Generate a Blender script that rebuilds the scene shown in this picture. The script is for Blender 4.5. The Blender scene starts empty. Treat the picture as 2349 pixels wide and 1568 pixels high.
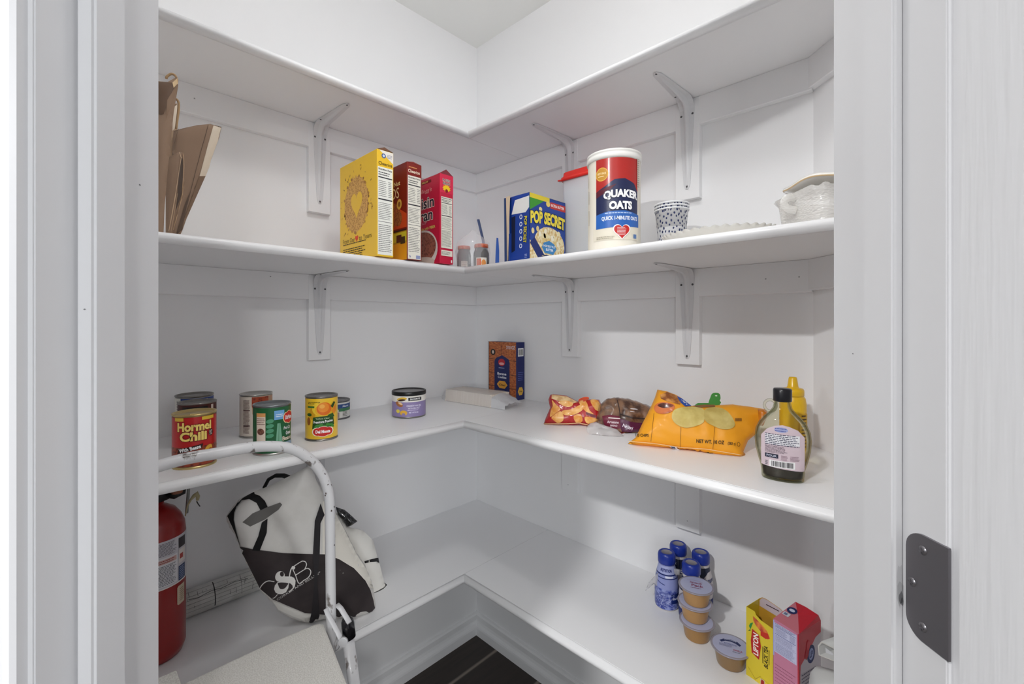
import bpy, bmesh, math, random
from mathutils import Vector, Matrix, noise
from mathutils.geometry import tessellate_polygon, delaunay_2d_cdt
random.seed(7)
PI = math.pi
S = bpy.context.scene
COL = S.collection
# ------------------------------------------------------------------ camera
FX, Y0, YAW = 1018.37, 738.97, 0.7707295
CL, CD, EYE = -0.1481456, 1.8593158, 1.29372
CC, SS = math.cos(YAW), math.sin(YAW)
CAM = Vector((1.4015886, -1.2306712, EYE))
RGT = Vector((CC, SS, 0)); FWD = Vector((-SS, CC, 0))
cd_ = bpy.data.cameras.new('camera'); cam = bpy.data.objects.new('camera', cd_); COL.objects.link(cam)
cam.location = CAM
cam.rotation_euler = Matrix((RGT, (0, 0, 1), -FWD)).transposed().to_euler()
cd_.sensor_width = 36; cd_.lens = FX / 2349 * 36
cd_.shift_y = -(784 - Y0) / 2349
cd_.clip_start = 0.01
S.camera = cam
S.cycles.diffuse_bounces = 12; S.cycles.max_bounces = 16; S.cycles.transparent_max_bounces = 24
# ------------------------------------------------------------------ light and exposure
S.view_settings.view_transform = 'Standard'; S.view_settings.look = 'None'
S.view_settings.exposure = 0.08; S.view_settings.gamma = 1.0
S.view_settings.use_curve_mapping = False
wd = bpy.data.worlds.new('world'); S.world = wd; wd.use_nodes = True
wd.node_tree.nodes['Background'].inputs[0].default_value = (0.93, 0.96, 1, 1)
wd.node_tree.nodes['Background'].inputs[1].default_value = 0.42
def lamp(name, loc, power, size, col=(1, 1, 1), rot=(0, 0, 0)):
    l = bpy.data.lights.new(name, 'AREA'); l.shape = 'DISK'; l.size = size; l.energy = power; l.color = col
    o = bpy.data.objects.new(name, l); COL.objects.link(o); o.location = loc; o.rotation_euler = rot
    return o
LP = bpy.data.lights.new('pantry_lamp', 'POINT'); LP.energy = 5.2; LP.shadow_soft_size = 0.06
lo = bpy.data.objects.new('pantry_lamp', LP); COL.objects.link(lo); lo.location = (0.97, -0.82, 2.34)
lamp('kitchen_lamp_near', (1.20, -2.56, 2.43), 52, 0.14)
lamp('side_fill_light', (3.86, -2.33, 2.43), 60, 0.3)  # made-up fill, added to lift the left wall and shelf undersides
lamp('kitchen_lamp_far', (0.05, -4.9, 2.43), 60, 0.14)
wl = bpy.data.lights.new('front_fill_light', 'AREA'); wl.shape = 'RECTANGLE'; wl.size = 1.8; wl.size_y = 1.1; wl.energy = 38; wl.color = (.93, .97, 1)  # soft fill added behind the camera to light the back walls, no known window
wo = bpy.data.objects.new('front_fill_light', wl); COL.objects.link(wo)
wo.location = CAM - FWD * 2.7 + RGT * .1 + Vector((0, 0, .35)); wo.rotation_euler = (-FWD).to_track_quat('Z', 'Y').to_euler()

# ------------------------------------------------------------------ helpers
def lin(c):
    if isinstance(c, str):
        c = tuple(int(c[i:i + 2], 16) / 255 for i in (0, 2, 4))
    return tuple(x / 12.92 if x <= .04045 else ((x + .055) / 1.055) ** 2.4 for x in c)
_m = {}
def mat(c, rough=.5, metal=0.0, coat=0.0, spec=.5, alpha=1.0, trans=0.0, ior=1.45, bump=0.0, bscale=50, name=None):
    k = (c, rough, metal, coat, spec, alpha, trans, ior, bump, bscale)
    if k in _m: return _m[k]
    m = bpy.data.materials.new(name or 'paint'); m.use_nodes = True
    nt = m.node_tree; b = nt.nodes['Principled BSDF']
    b.inputs['Base Color'].default_value = (*lin(c), 1)
    b.inputs['Roughness'].default_value = rough; b.inputs['Metallic'].default_value = metal
    b.inputs['Coat Weight'].default_value = coat; b.inputs['Specular IOR Level'].default_value = spec
    b.inputs['Alpha'].default_value = alpha; b.inputs['Transmission Weight'].default_value = trans
    b.inputs['IOR'].default_value = ior; b.inputs['Coat Roughness'].default_value = .15
    if bump:
        tc = nt.nodes.new('ShaderNodeTexCoord'); n = nt.nodes.new('ShaderNodeTexNoise')
        n.inputs['Scale'].default_value = bscale; n.inputs['Detail'].default_value = 3
        bp = nt.nodes.new('ShaderNodeBump'); bp.inputs['Strength'].default_value = bump
        bp.inputs['Distance'].default_value = .002
        nt.links.new(tc.outputs['Object'], n.inputs['Vector']); nt.links.new(n.outputs['Fac'], bp.inputs['Height'])
        nt.links.new(bp.outputs['Normal'], b.inputs['Normal'])
    _m[k] = m
    return m
def clear(tint, edge, gloss=.06, rough=.03, name='thin_clear'):
    """thin clear wall: tinted see-through with a mirror sheen that grows at grazing angles"""
    k = ('clear', tint, edge, gloss, rough)
    if k in _m: return _m[k]
    m = bpy.data.materials.new(name); m.use_nodes = True; nt = m.node_tree; nt.nodes.remove(nt.nodes['Principled BSDF']); L = nt.links.new; out = nt.nodes['Material Output']
    lw = nt.nodes.new('ShaderNodeLayerWeight'); lw.inputs['Blend'].default_value = .35; r = nt.nodes.new('ShaderNodeValToRGB')
    r.color_ramp.elements[0].color = (*lin(tint), 1); r.color_ramp.elements[1].color = (*lin(edge), 1); r.color_ramp.elements[0].position = .25; r.color_ramp.elements[1].position = .95
    tr = nt.nodes.new('ShaderNodeBsdfTransparent'); gl = nt.nodes.new('ShaderNodeBsdfGlossy'); gl.inputs['Roughness'].default_value = rough
    mp = nt.nodes.new('ShaderNodeMapRange'); mp.inputs['To Min'].default_value = gloss; mp.inputs['To Max'].default_value = .5
    fr = nt.nodes.new('ShaderNodeFresnel'); mx = nt.nodes.new('ShaderNodeMixShader')
    L(lw.outputs['Facing'], r.inputs['Fac']); L(r.outputs['Color'], tr.inputs['Color']); L(fr.outputs['Fac'], mp.inputs['Value']); L(mp.outputs['Result'], mx.inputs['Fac'])
    L(tr.outputs['BSDF'], mx.inputs[1]); L(gl.outputs['BSDF'], mx.inputs[2]); L(mx.outputs['Shader'], out.inputs['Surface'])
    _m[k] = m
    return m
def mix(c1, c2, scale=60, rough=.5, kind='noise', lo_=.4, hi=.6, stretch=(1, 1, 1), bump=0.0, metal=0.0, detail=4, coat=0.0):
    """two colours mixed by a procedural pattern"""
    k = ('mix', c1, c2, scale, rough, kind, lo_, hi, stretch, bump, metal, coat)
    if k in _m: return _m[k]
    m = bpy.data.materials.new('pattern'); m.use_nodes = True
    nt = m.node_tree; b = nt.nodes['Principled BSDF']; L = nt.links.new
    tc = nt.nodes.new('ShaderNodeTexCoord'); mp = nt.nodes.new('ShaderNodeMapping'); mp.inputs['Scale'].default_value = stretch
    L(tc.outputs['Object'], mp.inputs['Vector'])
    if kind == 'voronoi':
        n = nt.nodes.new('ShaderNodeTexVoronoi'); out = n.outputs['Distance']
    else:
        n = nt.nodes.new('ShaderNodeTexNoise'); out = n.outputs['Fac']; n.inputs['Detail'].default_value = detail
    n.inputs['Scale'].default_value = scale; L(mp.outputs['Vector'], n.inputs['Vector'])
    r = nt.nodes.new('ShaderNodeValToRGB'); r.color_ramp.elements[0].position = lo_; r.color_ramp.elements[1].position = hi
    r.color_ramp.elements[0].color = (*lin(c1), 1); r.color_ramp.elements[1].color = (*lin(c2), 1)
    L(out, r.inputs['Fac']); L(r.outputs['Color'], b.inputs['Base Color'])
    b.inputs['Roughness'].default_value = rough; b.inputs['Metallic'].default_value = metal; b.inputs['Coat Weight'].default_value = coat
    if bump:
        bp = nt.nodes.new('ShaderNodeBump'); bp.inputs['Strength'].default_value = bump; bp.inputs['Distance'].default_value = .002
        L(out, bp.inputs['Height']); L(bp.outputs['Normal'], b.inputs['Normal'])
    _m[k] = m
    return m
def M(c):
    return c if isinstance(c, bpy.types.Material) else mat(c, .45)

def thing(name, label, cat, loc=(0, 0, 0), rz=0.0, group=None):
    o = bpy.data.objects.new(name, None); COL.objects.link(o)
    o.empty_display_size = .02
    o.location = loc; o.rotation_euler = (0, 0, rz); o['label'] = label; o['category'] = cat
    if group: o['group'] = group
    return o
def tag(o, label, cat, group=None):
    o['label'] = label; o['category'] = cat
    if group: o['group'] = group
    return o

class MB:
    def __init__(s): s.bm = bmesh.new(); s.mats = []
    def mi(s, c):
        m = M(c)
        if m not in s.mats: s.mats.append(m)
        return s.mats.index(m)
    def verts(s, pts): return [s.bm.verts.new(p) for p in pts]
    def face(s, vs, c, smooth=False):
        try: f = s.bm.faces.new(vs)
        except ValueError: return None
        f.material_index = s.mi(c); f.smooth = smooth
        return f
    def poly(s, pts, c): return s.face(s.verts(pts), c)
    def box(s, lo, hi, c, bev=0.0, cols=None):
        b = bmesh.new()
        x0, y0, z0 = lo; x1, y1, z1 = hi
        v = [b.verts.new(p) for p in ((x0, y0, z0), (x1, y0, z0), (x1, y1, z0), (x0, y1, z0), (x0, y0, z1), (x1, y0, z1), (x1, y1, z1), (x0, y1, z1))]
        for q in ((0, 3, 2, 1), (4, 5, 6, 7), (0, 1, 5, 4), (1, 2, 6, 5), (2, 3, 7, 6), (3, 0, 4, 7)): b.faces.new([v[i] for i in q])
        if bev: bmesh.ops.bevel(b, geom=list(b.edges), offset=bev, segments=2, affect='EDGES', profile=.5)
        s.merge(b, c, smooth=False)
    def merge(s, b, c, smooth=False, xf=None):
        mi = s.mi(c); mp = {}
        for v in b.verts: mp[v] = s.bm.verts.new(xf @ v.co if xf else v.co)
        for f in b.faces:
            try:
                g = s.bm.faces.new([mp[v] for v in f.verts]); g.material_index = mi; g.smooth = smooth
            except ValueError: pass
        b.free()
    def prism(s, poly, a, b, c, axis='z', smooth=False):
        """extrude a 2D polygon between a and b along an axis"""
        def P(p, t):
            return {'z': (p[0], p[1], t), 'y': (p[0], t, p[1]), 'x': (t, p[0], p[1])}[axis]
        v0 = s.verts([P(p, a) for p in poly]); v1 = s.verts([P(p, b) for p in poly])
        n = len(poly)
        for i in range(n): s.face([v0[i], v0[(i + 1) % n], v1[(i + 1) % n], v1[i]], c, smooth)
        s.face(list(reversed(v0)), c); s.face(v1, c)
    def lathe(s, prof, c, n=40, cen=(0, 0), ell=1.0, smooth=True, a0=0.0, cap=True, cols=None):
        """prof: list of (r,z); r may be a pair (rx,ry)"""
        rings = []
        for (r, z) in prof:
            rx, ry = r if isinstance(r, tuple) else (r, r * ell)
            if max(rx, ry) < 1e-6: rings.append(s.verts([(cen[0], cen[1], z)])); continue
            rings.append(s.verts([(cen[0] + rx * math.cos(a0 + 2 * PI * i / n), cen[1] + ry * math.sin(a0 + 2 * PI * i / n), z) for i in range(n)]))
        for k in range(len(rings) - 1):
            A, B = rings[k], rings[k + 1]; cc = cols[k] if cols else c
            for i in range(n):
                j = (i + 1) % n
                if len(A) == 1 and len(B) == 1: continue
                if len(A) == 1: s.face([A[0], B[j], B[i]], cc, smooth)
                elif len(B) == 1: s.face([A[i], A[j], B[0]], cc, smooth)
                else: s.face([A[i], A[j], B[j], B[i]], cc, smooth)
    def tube(s, pts, r, c, n=12, closed=False, flat=None, caps=True):
        """sweep a circle (or ellipse r,flat) along points; r may be a list"""
        P = [Vector(p) for p in pts]; m = len(P); rings = []; up = None
        for i in range(m):
            a = P[i - 1] if (i > 0 or closed) else P[i]; b = P[(i + 1) % m] if (i < m - 1 or closed) else P[i]
            t = (b - a).normalized()
            if up is None:
                up = Vector((0, 0, 1)) if abs(t.z) < .9 else Vector((1, 0, 0))
            side = t.cross(up)
            if side.length < 1e-5: side = t.orthogonal()
            side.normalize(); up = side.cross(t).normalized()
            rr = r[i] if isinstance(r, (list, tuple)) else r
            r2 = rr if flat is None else flat
            rings.append(s.verts([P[i] + side * rr * math.cos(2 * PI * k / n) + up * r2 * math.sin(2 * PI * k / n) for k in range(n)]))
        for i in range(m if closed else m - 1):
            A, B = rings[i], rings[(i + 1) % m]
            for k in range(n): s.face([A[k], A[(k + 1) % n], B[(k + 1) % n], B[k]], c, True)
        if not closed and caps: s.face(list(reversed(rings[0])), c); s.face(rings[-1], c)
    def art(s, A, fn, step=None, stepy=None):
        for idx, (vs, fs, c, L) in enumerate(A.items):
            b = bmesh.new(); vv = [b.verts.new((v[0], v[1], (v[2] if len(v) > 2 else 0) + (idx % 7) * 8e-6)) for v in vs]
            for f in fs:
                try: b.faces.new([vv[i] for i in f])
                except ValueError: pass
            for st, ax in ((step, 0), (stepy, 1)):
                if not st: continue
                lo = min(v.co[ax] for v in b.verts); hi = max(v.co[ax] for v in b.verts)
                k = math.floor(lo / st) + 1
                while k * st < hi:
                    p = [0, 0, 0]; p[ax] = k * st; no = [0, 0, 0]; no[ax] = 1
                    bmesh.ops.bisect_plane(b, geom=list(b.verts) + list(b.edges) + list(b.faces), plane_co=p, plane_no=no, dist=1e-9)
                    k += 1
            mi = s.mi(c); mp = {v: s.bm.verts.new(fn(v.co.x, v.co.y, A.gap * (L + 1) + v.co.z)) for v in b.verts}
            for f in b.faces:
                try:
                    g = s.bm.faces.new([mp[v] for v in f.verts]); g.material_index = mi; g.smooth = bool(step)
                except ValueError: pass
            b.free()
    def build(s, name, parent=None, world=False, normals=True, kind=None):
        if normals: bmesh.ops.recalc_face_normals(s.bm, faces=s.bm.faces)
        me = bpy.data.meshes.new(name)
        if world and parent:
            pm = Matrix.Translation(parent.location) @ parent.rotation_euler.to_matrix().to_4x4()
            s.bm.transform(pm.inverted())
        s.bm.to_mesh(me); s.bm.free()
        for m in s.mats: me.materials.append(m)
        o = bpy.data.objects.new(name, me); COL.objects.link(o)
        if parent: o.parent = parent
        if kind: o['kind'] = kind
        return o

_t = {}
def text_geo(t, bold):
    k = (t, bold)
    if k in _t: return _t[k]
    cu = bpy.data.curves.new('t', 'FONT'); cu.body = t; cu.size = 1; cu.offset = bold; cu.resolution_u = 3; cu.fill_mode = 'FRONT'
    o = bpy.data.objects.new('t', cu); COL.objects.link(o)
    dg = bpy.context.evaluated_depsgraph_get(); me = o.evaluated_get(dg).to_mesh()
    vs = [(v.co.x, v.co.y) for v in me.vertices]; fs = [tuple(p.vertices) for p in me.polygons]
    par = list(range(len(vs)))
    def find(i):
        while par[i] != i: par[i] = par[par[i]]; i = par[i]
        return i
    for f in fs:
        for q in f[1:]: par[find(q)] = find(f[0])
    ids = {}
    vs = [(v[0], v[1], (ids.setdefault(find(i), len(ids)) % 4) * 9e-6) for i, v in enumerate(vs)]   # neighbouring letters never share a plane
    bpy.data.objects.remove(o); bpy.data.curves.remove(cu)
    _t[k] = (vs, fs)
    return _t[k]

class Art:
    """flat print made of coloured shapes; flip=-1 when y runs downward"""
    def __init__(s, flip=1, gap=.00012): s.items = []; s.L = 0; s.flip = flip; s.gap = gap
    def poly(s, pts, c, up=True):
        tr = tessellate_polygon([[Vector((x, y, 0)) for x, y in pts]])
        s.items.append(([tuple(p) for p in pts], [tuple(t) for t in tr], c, s.L))
        if up: s.L += 1
    def rect(s, x0, y0, x1, y1, c, up=True): s.items.append(([(x0, y0), (x1, y0), (x1, y1), (x0, y1)], [(0, 1, 2, 3)], c, s.L)); s.L += 1 if up else 0
    def ell(s, cx, cy, rx, ry, c, rot=0, n=24, up=True):
        pts = []
        for i in range(n):
            a = 2 * PI * i / n; x, y = rx * math.cos(a), ry * math.sin(a)
            pts.append((cx + x * math.cos(rot) - y * math.sin(rot), cy + x * math.sin(rot) + y * math.cos(rot)))
        s.items.append((pts, [tuple(range(n))], c, s.L)); s.L += 1 if up else 0
    def line(s, pts, w, c, up=False):
        for i in range(len(pts) - 1):
            (x0, y0), (x1, y1) = pts[i], pts[i + 1]; d = math.hypot(x1 - x0, y1 - y0)
            if d < 1e-9: continue
            nx, ny = -(y1 - y0) / d * w / 2, (x1 - x0) / d * w / 2; ex, ey = (x1 - x0) / d * w * .3, (y1 - y0) / d * w * .3
            s.items.append(([(x0 + nx - ex, y0 + ny - ey), (x1 + nx + ex, y1 + ny + ey), (x1 - nx + ex, y1 - ny + ey), (x0 - nx - ex, y0 - ny - ey)], [(0, 1, 2, 3)], c, s.L))
        if up: s.L += 1
    def text(s, t, x, y, h, c, w=None, bold=0.02, rot=0, align='C', shear=0, outline=None, ow=.05, arc=0):
        if outline:
            s.text(t, x, y, h, outline, w, bold + ow, rot, align, shear, arc=arc); s.L += 1
        vs, fs = text_geo(t, bold)
        if not vs: return
        v0, _ = text_geo(t, 0.02)
        x0 = min(v[0] for v in v0); x1 = max(v[0] for v in v0); y0 = min(v[1] for v in v0); y1 = max(v[1] for v in v0)
        sy = h / (y1 - y0); sx = w / (x1 - x0) if w else sy
        ax = {'C': (x0 + x1) / 2, 'L': x0, 'R': x1}[align]; ay = (y0 + y1) / 2
        out = []
        for (a, b, zz) in vs:
            px = (a - ax) * sx; py = (b - ay) * sy
            if arc: py += arc * (1 - (2 * px / ((x1 - x0) * sx)) ** 2)
            px += shear * py; py *= s.flip
            out.append((x + px * math.cos(rot) - py * math.sin(rot), y + px * math.sin(rot) + py * math.cos(rot), zz))
        s.items.append((out, fs, c, s.L))
    def small(s, x0, y0, x1, y1, n, c, th=.45, seed=1, ragged=.8):
        """unreadable small print: rows of short dashes"""
        r = random.Random(seed); H = (y1 - y0) / n
        for i in range(n):
            y = y0 + (i + .5) * H; x = x0; end = x0 + (x1 - x0) * r.uniform(ragged, 1)
            sp = abs(x1 - x0)
            while x < end:
                w = sp * r.uniform(.03, .11); xe = min(x + w, end)
                s.items.append(([(x, y - H * th / 2), (xe, y - H * th / 2), (xe, y + H * th / 2), (x, y + H * th / 2)], [(0, 1, 2, 3)], c, s.L)); x = xe + sp * .018
    def barcode(s, x0, y0, x1, y1, c='14141c', seed=3, bg='f4f4f4'):
        if bg: s.rect(x0, y0, x1, y1, bg)
        r = random.Random(seed); W = x1 - x0; x = x0 + W * .07
        while x < x1 - W * .08:
            w = W * r.choice((.012, .02, .03)); s.items.append(([(x, y0 + (y1 - y0) * .12), (x + w, y0 + (y1 - y0) * .12), (x + w, y1 - (y1 - y0) * .12), (x, y1 - (y1 - y0) * .12)], [(0, 1, 2, 3)], c, s.L)); x += w + W * r.choice((.012, .02, .028))

def nutrition(A, x0, y0, x1, y1, ink='2a2a30', bg='eeeee6', title='Nutrition Facts', seed=1):
    """y0 bottom, y1 top"""
    H = y1 - y0; W = x1 - x0
    A.rect(x0, y0, x1, y1, bg)
    A.text(title, x0 + W / 2, y1 - H * .025, H * .022, ink, w=W * .9, bold=.03)
    A.small(x0 + W * .05, y1 - H * .1, x1 - W * .1, y1 - H * .05, 2, ink, seed=seed)
    A.rect(x0 + W * .03, y1 - H * .125, x1 - W * .03, y1 - H * .112, ink, up=False)
    A.small(x0 + W * .05, y1 - H * .34, x0 + W * .6, y1 - H * .15, 9, ink, .3, seed=seed + 1)
    A.small(x0 + W * .7, y1 - H * .34, x0 + W * .95, y1 - H * .15, 9, ink, .3, seed=seed + 2)
    A.rect(x0 + W * .03, y1 - H * .375, x1 - W * .03, y1 - H * .36, ink, up=False)
    A.small(x0 + W * .05, y1 - H * .6, x1 - W * .05, y1 - H * .4, 10, ink, .28, seed=seed + 3)
    A.rect(x0 + W * .03, y1 - H * .625, x1 - W * .03, y1 - H * .62, ink, up=False)
    A.small(x0 + W * .05, y0 + H * .03, x1 - W * .05, y1 - H * .65, 15, ink, .3, seed=seed + 4)

def to_world(px, py, dep):
    return CAM + RGT * ((px - 1174.5) / FX * dep) + FWD * dep + Vector((0, 0, -(py - Y0) / FX * dep))
class Plane:
    """an upright or leaning plane; pix(px,py) -> (u,v) metres along it"""
    def __init__(s, O, N, tilt=0.0):
        s.O = Vector(O); n = Vector((N[0], N[1], 0)).normalized(); s.U = Vector((-n.y, n.x, 0))
        s.V = Vector((0, 0, 1)); R = Matrix.Rotation(tilt, 3, s.U); s.N = R @ n; s.V = R @ s.V
    def pix(s, px, py):
        d = RGT * ((px - 1174.5) / FX) + FWD + Vector((0, 0, -(py - Y0) / FX))
        t = (s.O - CAM).dot(s.N) / d.dot(s.N); p = CAM + d * t - s.O
        return p.dot(s.U), p.dot(s.V)
    def at(s, u, v, h=0): return s.O + s.U * u + s.V * v + s.N * h
def seg_dist(p, a, b):
    ax, ay = a; bx, by = b; dx, dy = bx - ax, by - ay; L = dx * dx + dy * dy
    t = 0 if L == 0 else max(0, min(1, ((p[0] - ax) * dx + (p[1] - ay) * dy) / L))
    return math.hypot(p[0] - ax - t * dx, p[1] - ay - t * dy)
def inside(p, P):
    c = False; n = len(P); j = n - 1
    for i in range(n):
        if (P[i][1] > p[1]) != (P[j][1] > p[1]) and p[0] < (P[j][0] - P[i][0]) * (p[1] - P[i][1]) / (P[j][1] - P[i][1]) + P[i][0]: c = not c
        j = i
    return c
class Pillow:
    """a filled soft pack: outline on a plane, swollen to both sides"""
    def __init__(s, plane, outline, front=.03, back=.03, R=.04, wr=.002, wf=30, seed=0, floor=None, extra=None, edge=0.0):
        s.pl = plane; s.out = outline; s.front = front; s.back = back; s.R = R; s.wr = wr; s.wf = wf; s.seed = seed; s.floor = floor; s.extra = extra; s.edge = edge; s.skin = .0009
    def prof(s, u, v):
        if not inside((u, v), s.out): return 0.0
        d = min(seg_dist((u, v), s.out[i], s.out[(i + 1) % len(s.out)]) for i in range(len(s.out)))
        d = max(0, d - s.edge); t = min(1, d / s.R)
        return math.sqrt(max(0, 1 - (1 - t) ** 2))
    def pt(s, u, v, side=1, off=0.0, f=None):
        f = s.prof(u, v) if f is None else f
        w = noise.noise(Vector((u * s.wf + s.seed, v * s.wf, s.seed * 3.1))) * s.wr * f + noise.noise(Vector((u * s.wf * 2.7, v * s.wf * 2.7, s.seed))) * s.wr * .4 * f
        if s.extra: w += s.extra(u, v) * f
        h = (s.front * f + w + off) if side > 0 else -(s.back * f) + w * .3 - off
        p = s.pl.at(u, v, h)
        if s.floor is not None and p.z < s.floor + .0005: p.z = s.floor + .0005
        return p
    def body(s, mb, c, cb=None, step=.006):
        n = len(s.out); pts = []
        for i in range(n):
            a, b = s.out[i], s.out[(i + 1) % n]; k = max(1, int(math.dist(a, b) / step))
            pts += [(a[0] + (b[0] - a[0]) * j / k, a[1] + (b[1] - a[1]) * j / k) for j in range(k)]
        nb = len(pts); us = [p[0] for p in pts]; vs = [p[1] for p in pts]
        u = min(us); r = 0
        while u < max(us):
            v = min(vs) + (r % 2) * step / 2
            while v < max(vs):
                if inside((u, v), s.out) and min(seg_dist((u, v), s.out[i], s.out[(i + 1) % n]) for i in range(n)) > step * .5: pts.append((u, v))
                v += step
            u += step * .87; r += 1
        res = delaunay_2d_cdt([Vector(p) for p in pts], [(i, (i + 1) % nb) for i in range(nb)], [], 1, 1e-7)
        F = [s.prof(*p) for p in res[0]]
        vf = []; vb = []
        for p, f in zip(res[0], F):
            a = mb.bm.verts.new(s.pt(p[0], p[1], 1, 0, f)); vf.append(a)
            vb.append(a if f < 1e-4 else mb.bm.verts.new(s.pt(p[0], p[1], -1, 0, f)))
        for t in res[2]:
            mb.face([vf[i] for i in t], c, True)
            if len({vb[i] for i in t} | {vf[i] for i in t}) > 3: mb.face([vb[i] for i in reversed(t)], cb or c, True)
    def fn(s):
        def g(px, py, off):
            qx, qy = px, py
            for _ in range(3):
                u, v = s.pl.pix(qx, qy); p = s.pt(u, v, 1) - CAM; d = p.dot(FWD)
                qx += (px - (1174.5 + FX * p.dot(RGT) / d)) * .9; qy += (py - (Y0 - FX * p.z / d)) * .9
            u, v = s.pl.pix(qx, qy); return s.pt(u, v, 1, off + s.skin)
        return g
def outline_px(plane, pts): return [plane.pix(*p) for p in pts]
def smooth_px(pts, n=4):
    """closed Catmull-Rom through pixel points"""
    out = []; m = len(pts)
    for i in range(m):
        p0, p1, p2, p3 = (pts[(i + k - 1) % m] for k in range(4))
        for j in range(n):
            t = j / n
            out.append(tuple(.5 * ((2 * p1[q]) + (-p0[q] + p2[q]) * t + (2 * p0[q] - 5 * p1[q] + 4 * p2[q] - p3[q]) * t * t + (-p0[q] + 3 * p1[q] - 3 * p2[q] + p3[q]) * t ** 3) for q in (0, 1)))
    return out
def curve_pts(pts, n=8):
    out = []; m = len(pts); P = [Vector(p) for p in pts]
    for i in range(m - 1):
        p0 = P[max(0, i - 1)]; p1 = P[i]; p2 = P[i + 1]; p3 = P[min(m - 1, i + 2)]
        for j in range(n):
            t = j / n; out.append(.5 * ((2 * p1) + (-p0 + p2) * t + (2 * p0 - 5 * p1 + 4 * p2 - p3) * t * t + (-p0 + 3 * p1 - 3 * p2 + p3) * t ** 3))
    out.append(P[-1]); return out
def face_cam(x, y, extra=0.0): return math.atan2(CAM.x - x, -(CAM.y - y)) + extra
def F(lat, dep, z=0.0):
    p = CAM + RGT * lat + FWD * dep; return Vector((p.x, p.y, z))

# ------------------------------------------------------------------ the room
WALL = mat('ebebec', .55, bump=.05, bscale=160, name='wall_paint')
TRIM = mat('ebebec', .32, bump=.03, bscale=60, name='gloss_trim_paint')
SHELF = mat('ededee', .38, bump=.02, bscale=40, name='shelf_paint')
FRAME = mat('d3d3d5', .32, bump=.03, bscale=60, name='door_frame_paint')
CEIL = mat('ecece9', .7, name='ceiling_paint')
PB = [(0, 0), (1.185, 0)]
CR = F(.733, .477); CLf = F(-.985, .477); LB = (0, -1.185)
H = 2.44
def wall(name, pts):
    m = MB(); m.prism(pts, 0, H, WALL); o = m.build(name, kind='structure'); return o
wall('wall_left', [(0, .12), (0, -1.185), (-.12, -1.235), (-.12, .12)])
wall('wall_right', [(0, 0), (0, .12), (1.235, .12), (1.185, 0)])
def ret(name, a, b, out):
    a = Vector((a[0], a[1])); b = Vector((b[0], b[1])); o = Vector(out)
    wall(name, [tuple(a), tuple(b), tuple(b + o), tuple(a + o)])
ret('wall_return_right', (1.185, 0), CR, tuple((RGT * .09)[:2]))
ret('wall_return_left', LB, CLf, tuple((-RGT * .09)[:2]))
# door wall, opening and frame (lateral / depth from the doorway axis)
JL, JR, DI, DO, HEAD = -.379, .345, .477, .352, 2.04
m = MB()
def fbox(m, l0, l1, d0, d1, z0, z1, c, bev=0):
    b = bmesh.new(); vs = [F(l, d, z) for z in (z0, z1) for (l, d) in ((l0, d0), (l1, d0), (l1, d1), (l0, d1))]
    v = [b.verts.new(p) for p in vs]
    for q in ((0, 3, 2, 1), (4, 5, 6, 7), (0, 1, 5, 4), (1, 2, 6, 5), (2, 3, 7, 6), (3, 0, 4, 7)): b.faces.new([v[i] for i in q])
    if bev: bmesh.ops.bevel(b, geom=list(b.edges), offset=bev, segments=2, affect='EDGES')
    m.merge(b, c)
fbox(m, -2.6, JL - .018, DO + .002, DI - .002, 0, H, WALL)
fbox(m, JR + .018, 2.4, DO + .002, DI - .002, 0, H, WALL)
fbox(m, JL - .018, JR + .018, DO + .002, DI - .002, HEAD + .018, H, WALL)
m.build('wall_front', kind='structure')
m = MB(); fbox(m, JL - .018, JL, DO, DI, 0, HEAD, FRAME, .0012); fbox(m, JR, JR + .018, DO, DI, 0, HEAD, FRAME, .0012)
fbox(m, JL - .018, JR + .018, DO, DI, HEAD, HEAD + .018, FRAME, .0012); m.build('door_1', kind='structure')   # the door frame
m = MB(); fbox(m, JL, JL + .0165, .385, .418, 0, HEAD, FRAME, .0025); fbox(m, JR - .010, JR, .390, .425, 0, HEAD, FRAME, .0025)
fbox(m, JL, JR, .388, .42, HEAD - .012, HEAD, FRAME, .002); m.build('trim_1', kind='structure')               # door stops
def casing(m, l_in, sgn):
    prof = [(0, 0), (0, .008), (.003, .0105), (.006, .0105), (.010, .009), (.020, .0115), (.024, .016), (.028, .0175), (.056, .0175), (.058, .015), (.058, 0)]
    pts = [F(l_in + sgn * a, DO - b) for a, b in prof]
    m.prism([(p.x, p.y) for p in pts], 0, HEAD + .06, FRAME)
m = MB(); casing(m, JL - .005, -1); casing(m, JR + .005, 1)
fbox(m, JL - .06, JR + .06, DO - .017, DO, HEAD + .006, HEAD + .064, FRAME, .003); m.build('trim_2', kind='structure')
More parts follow.
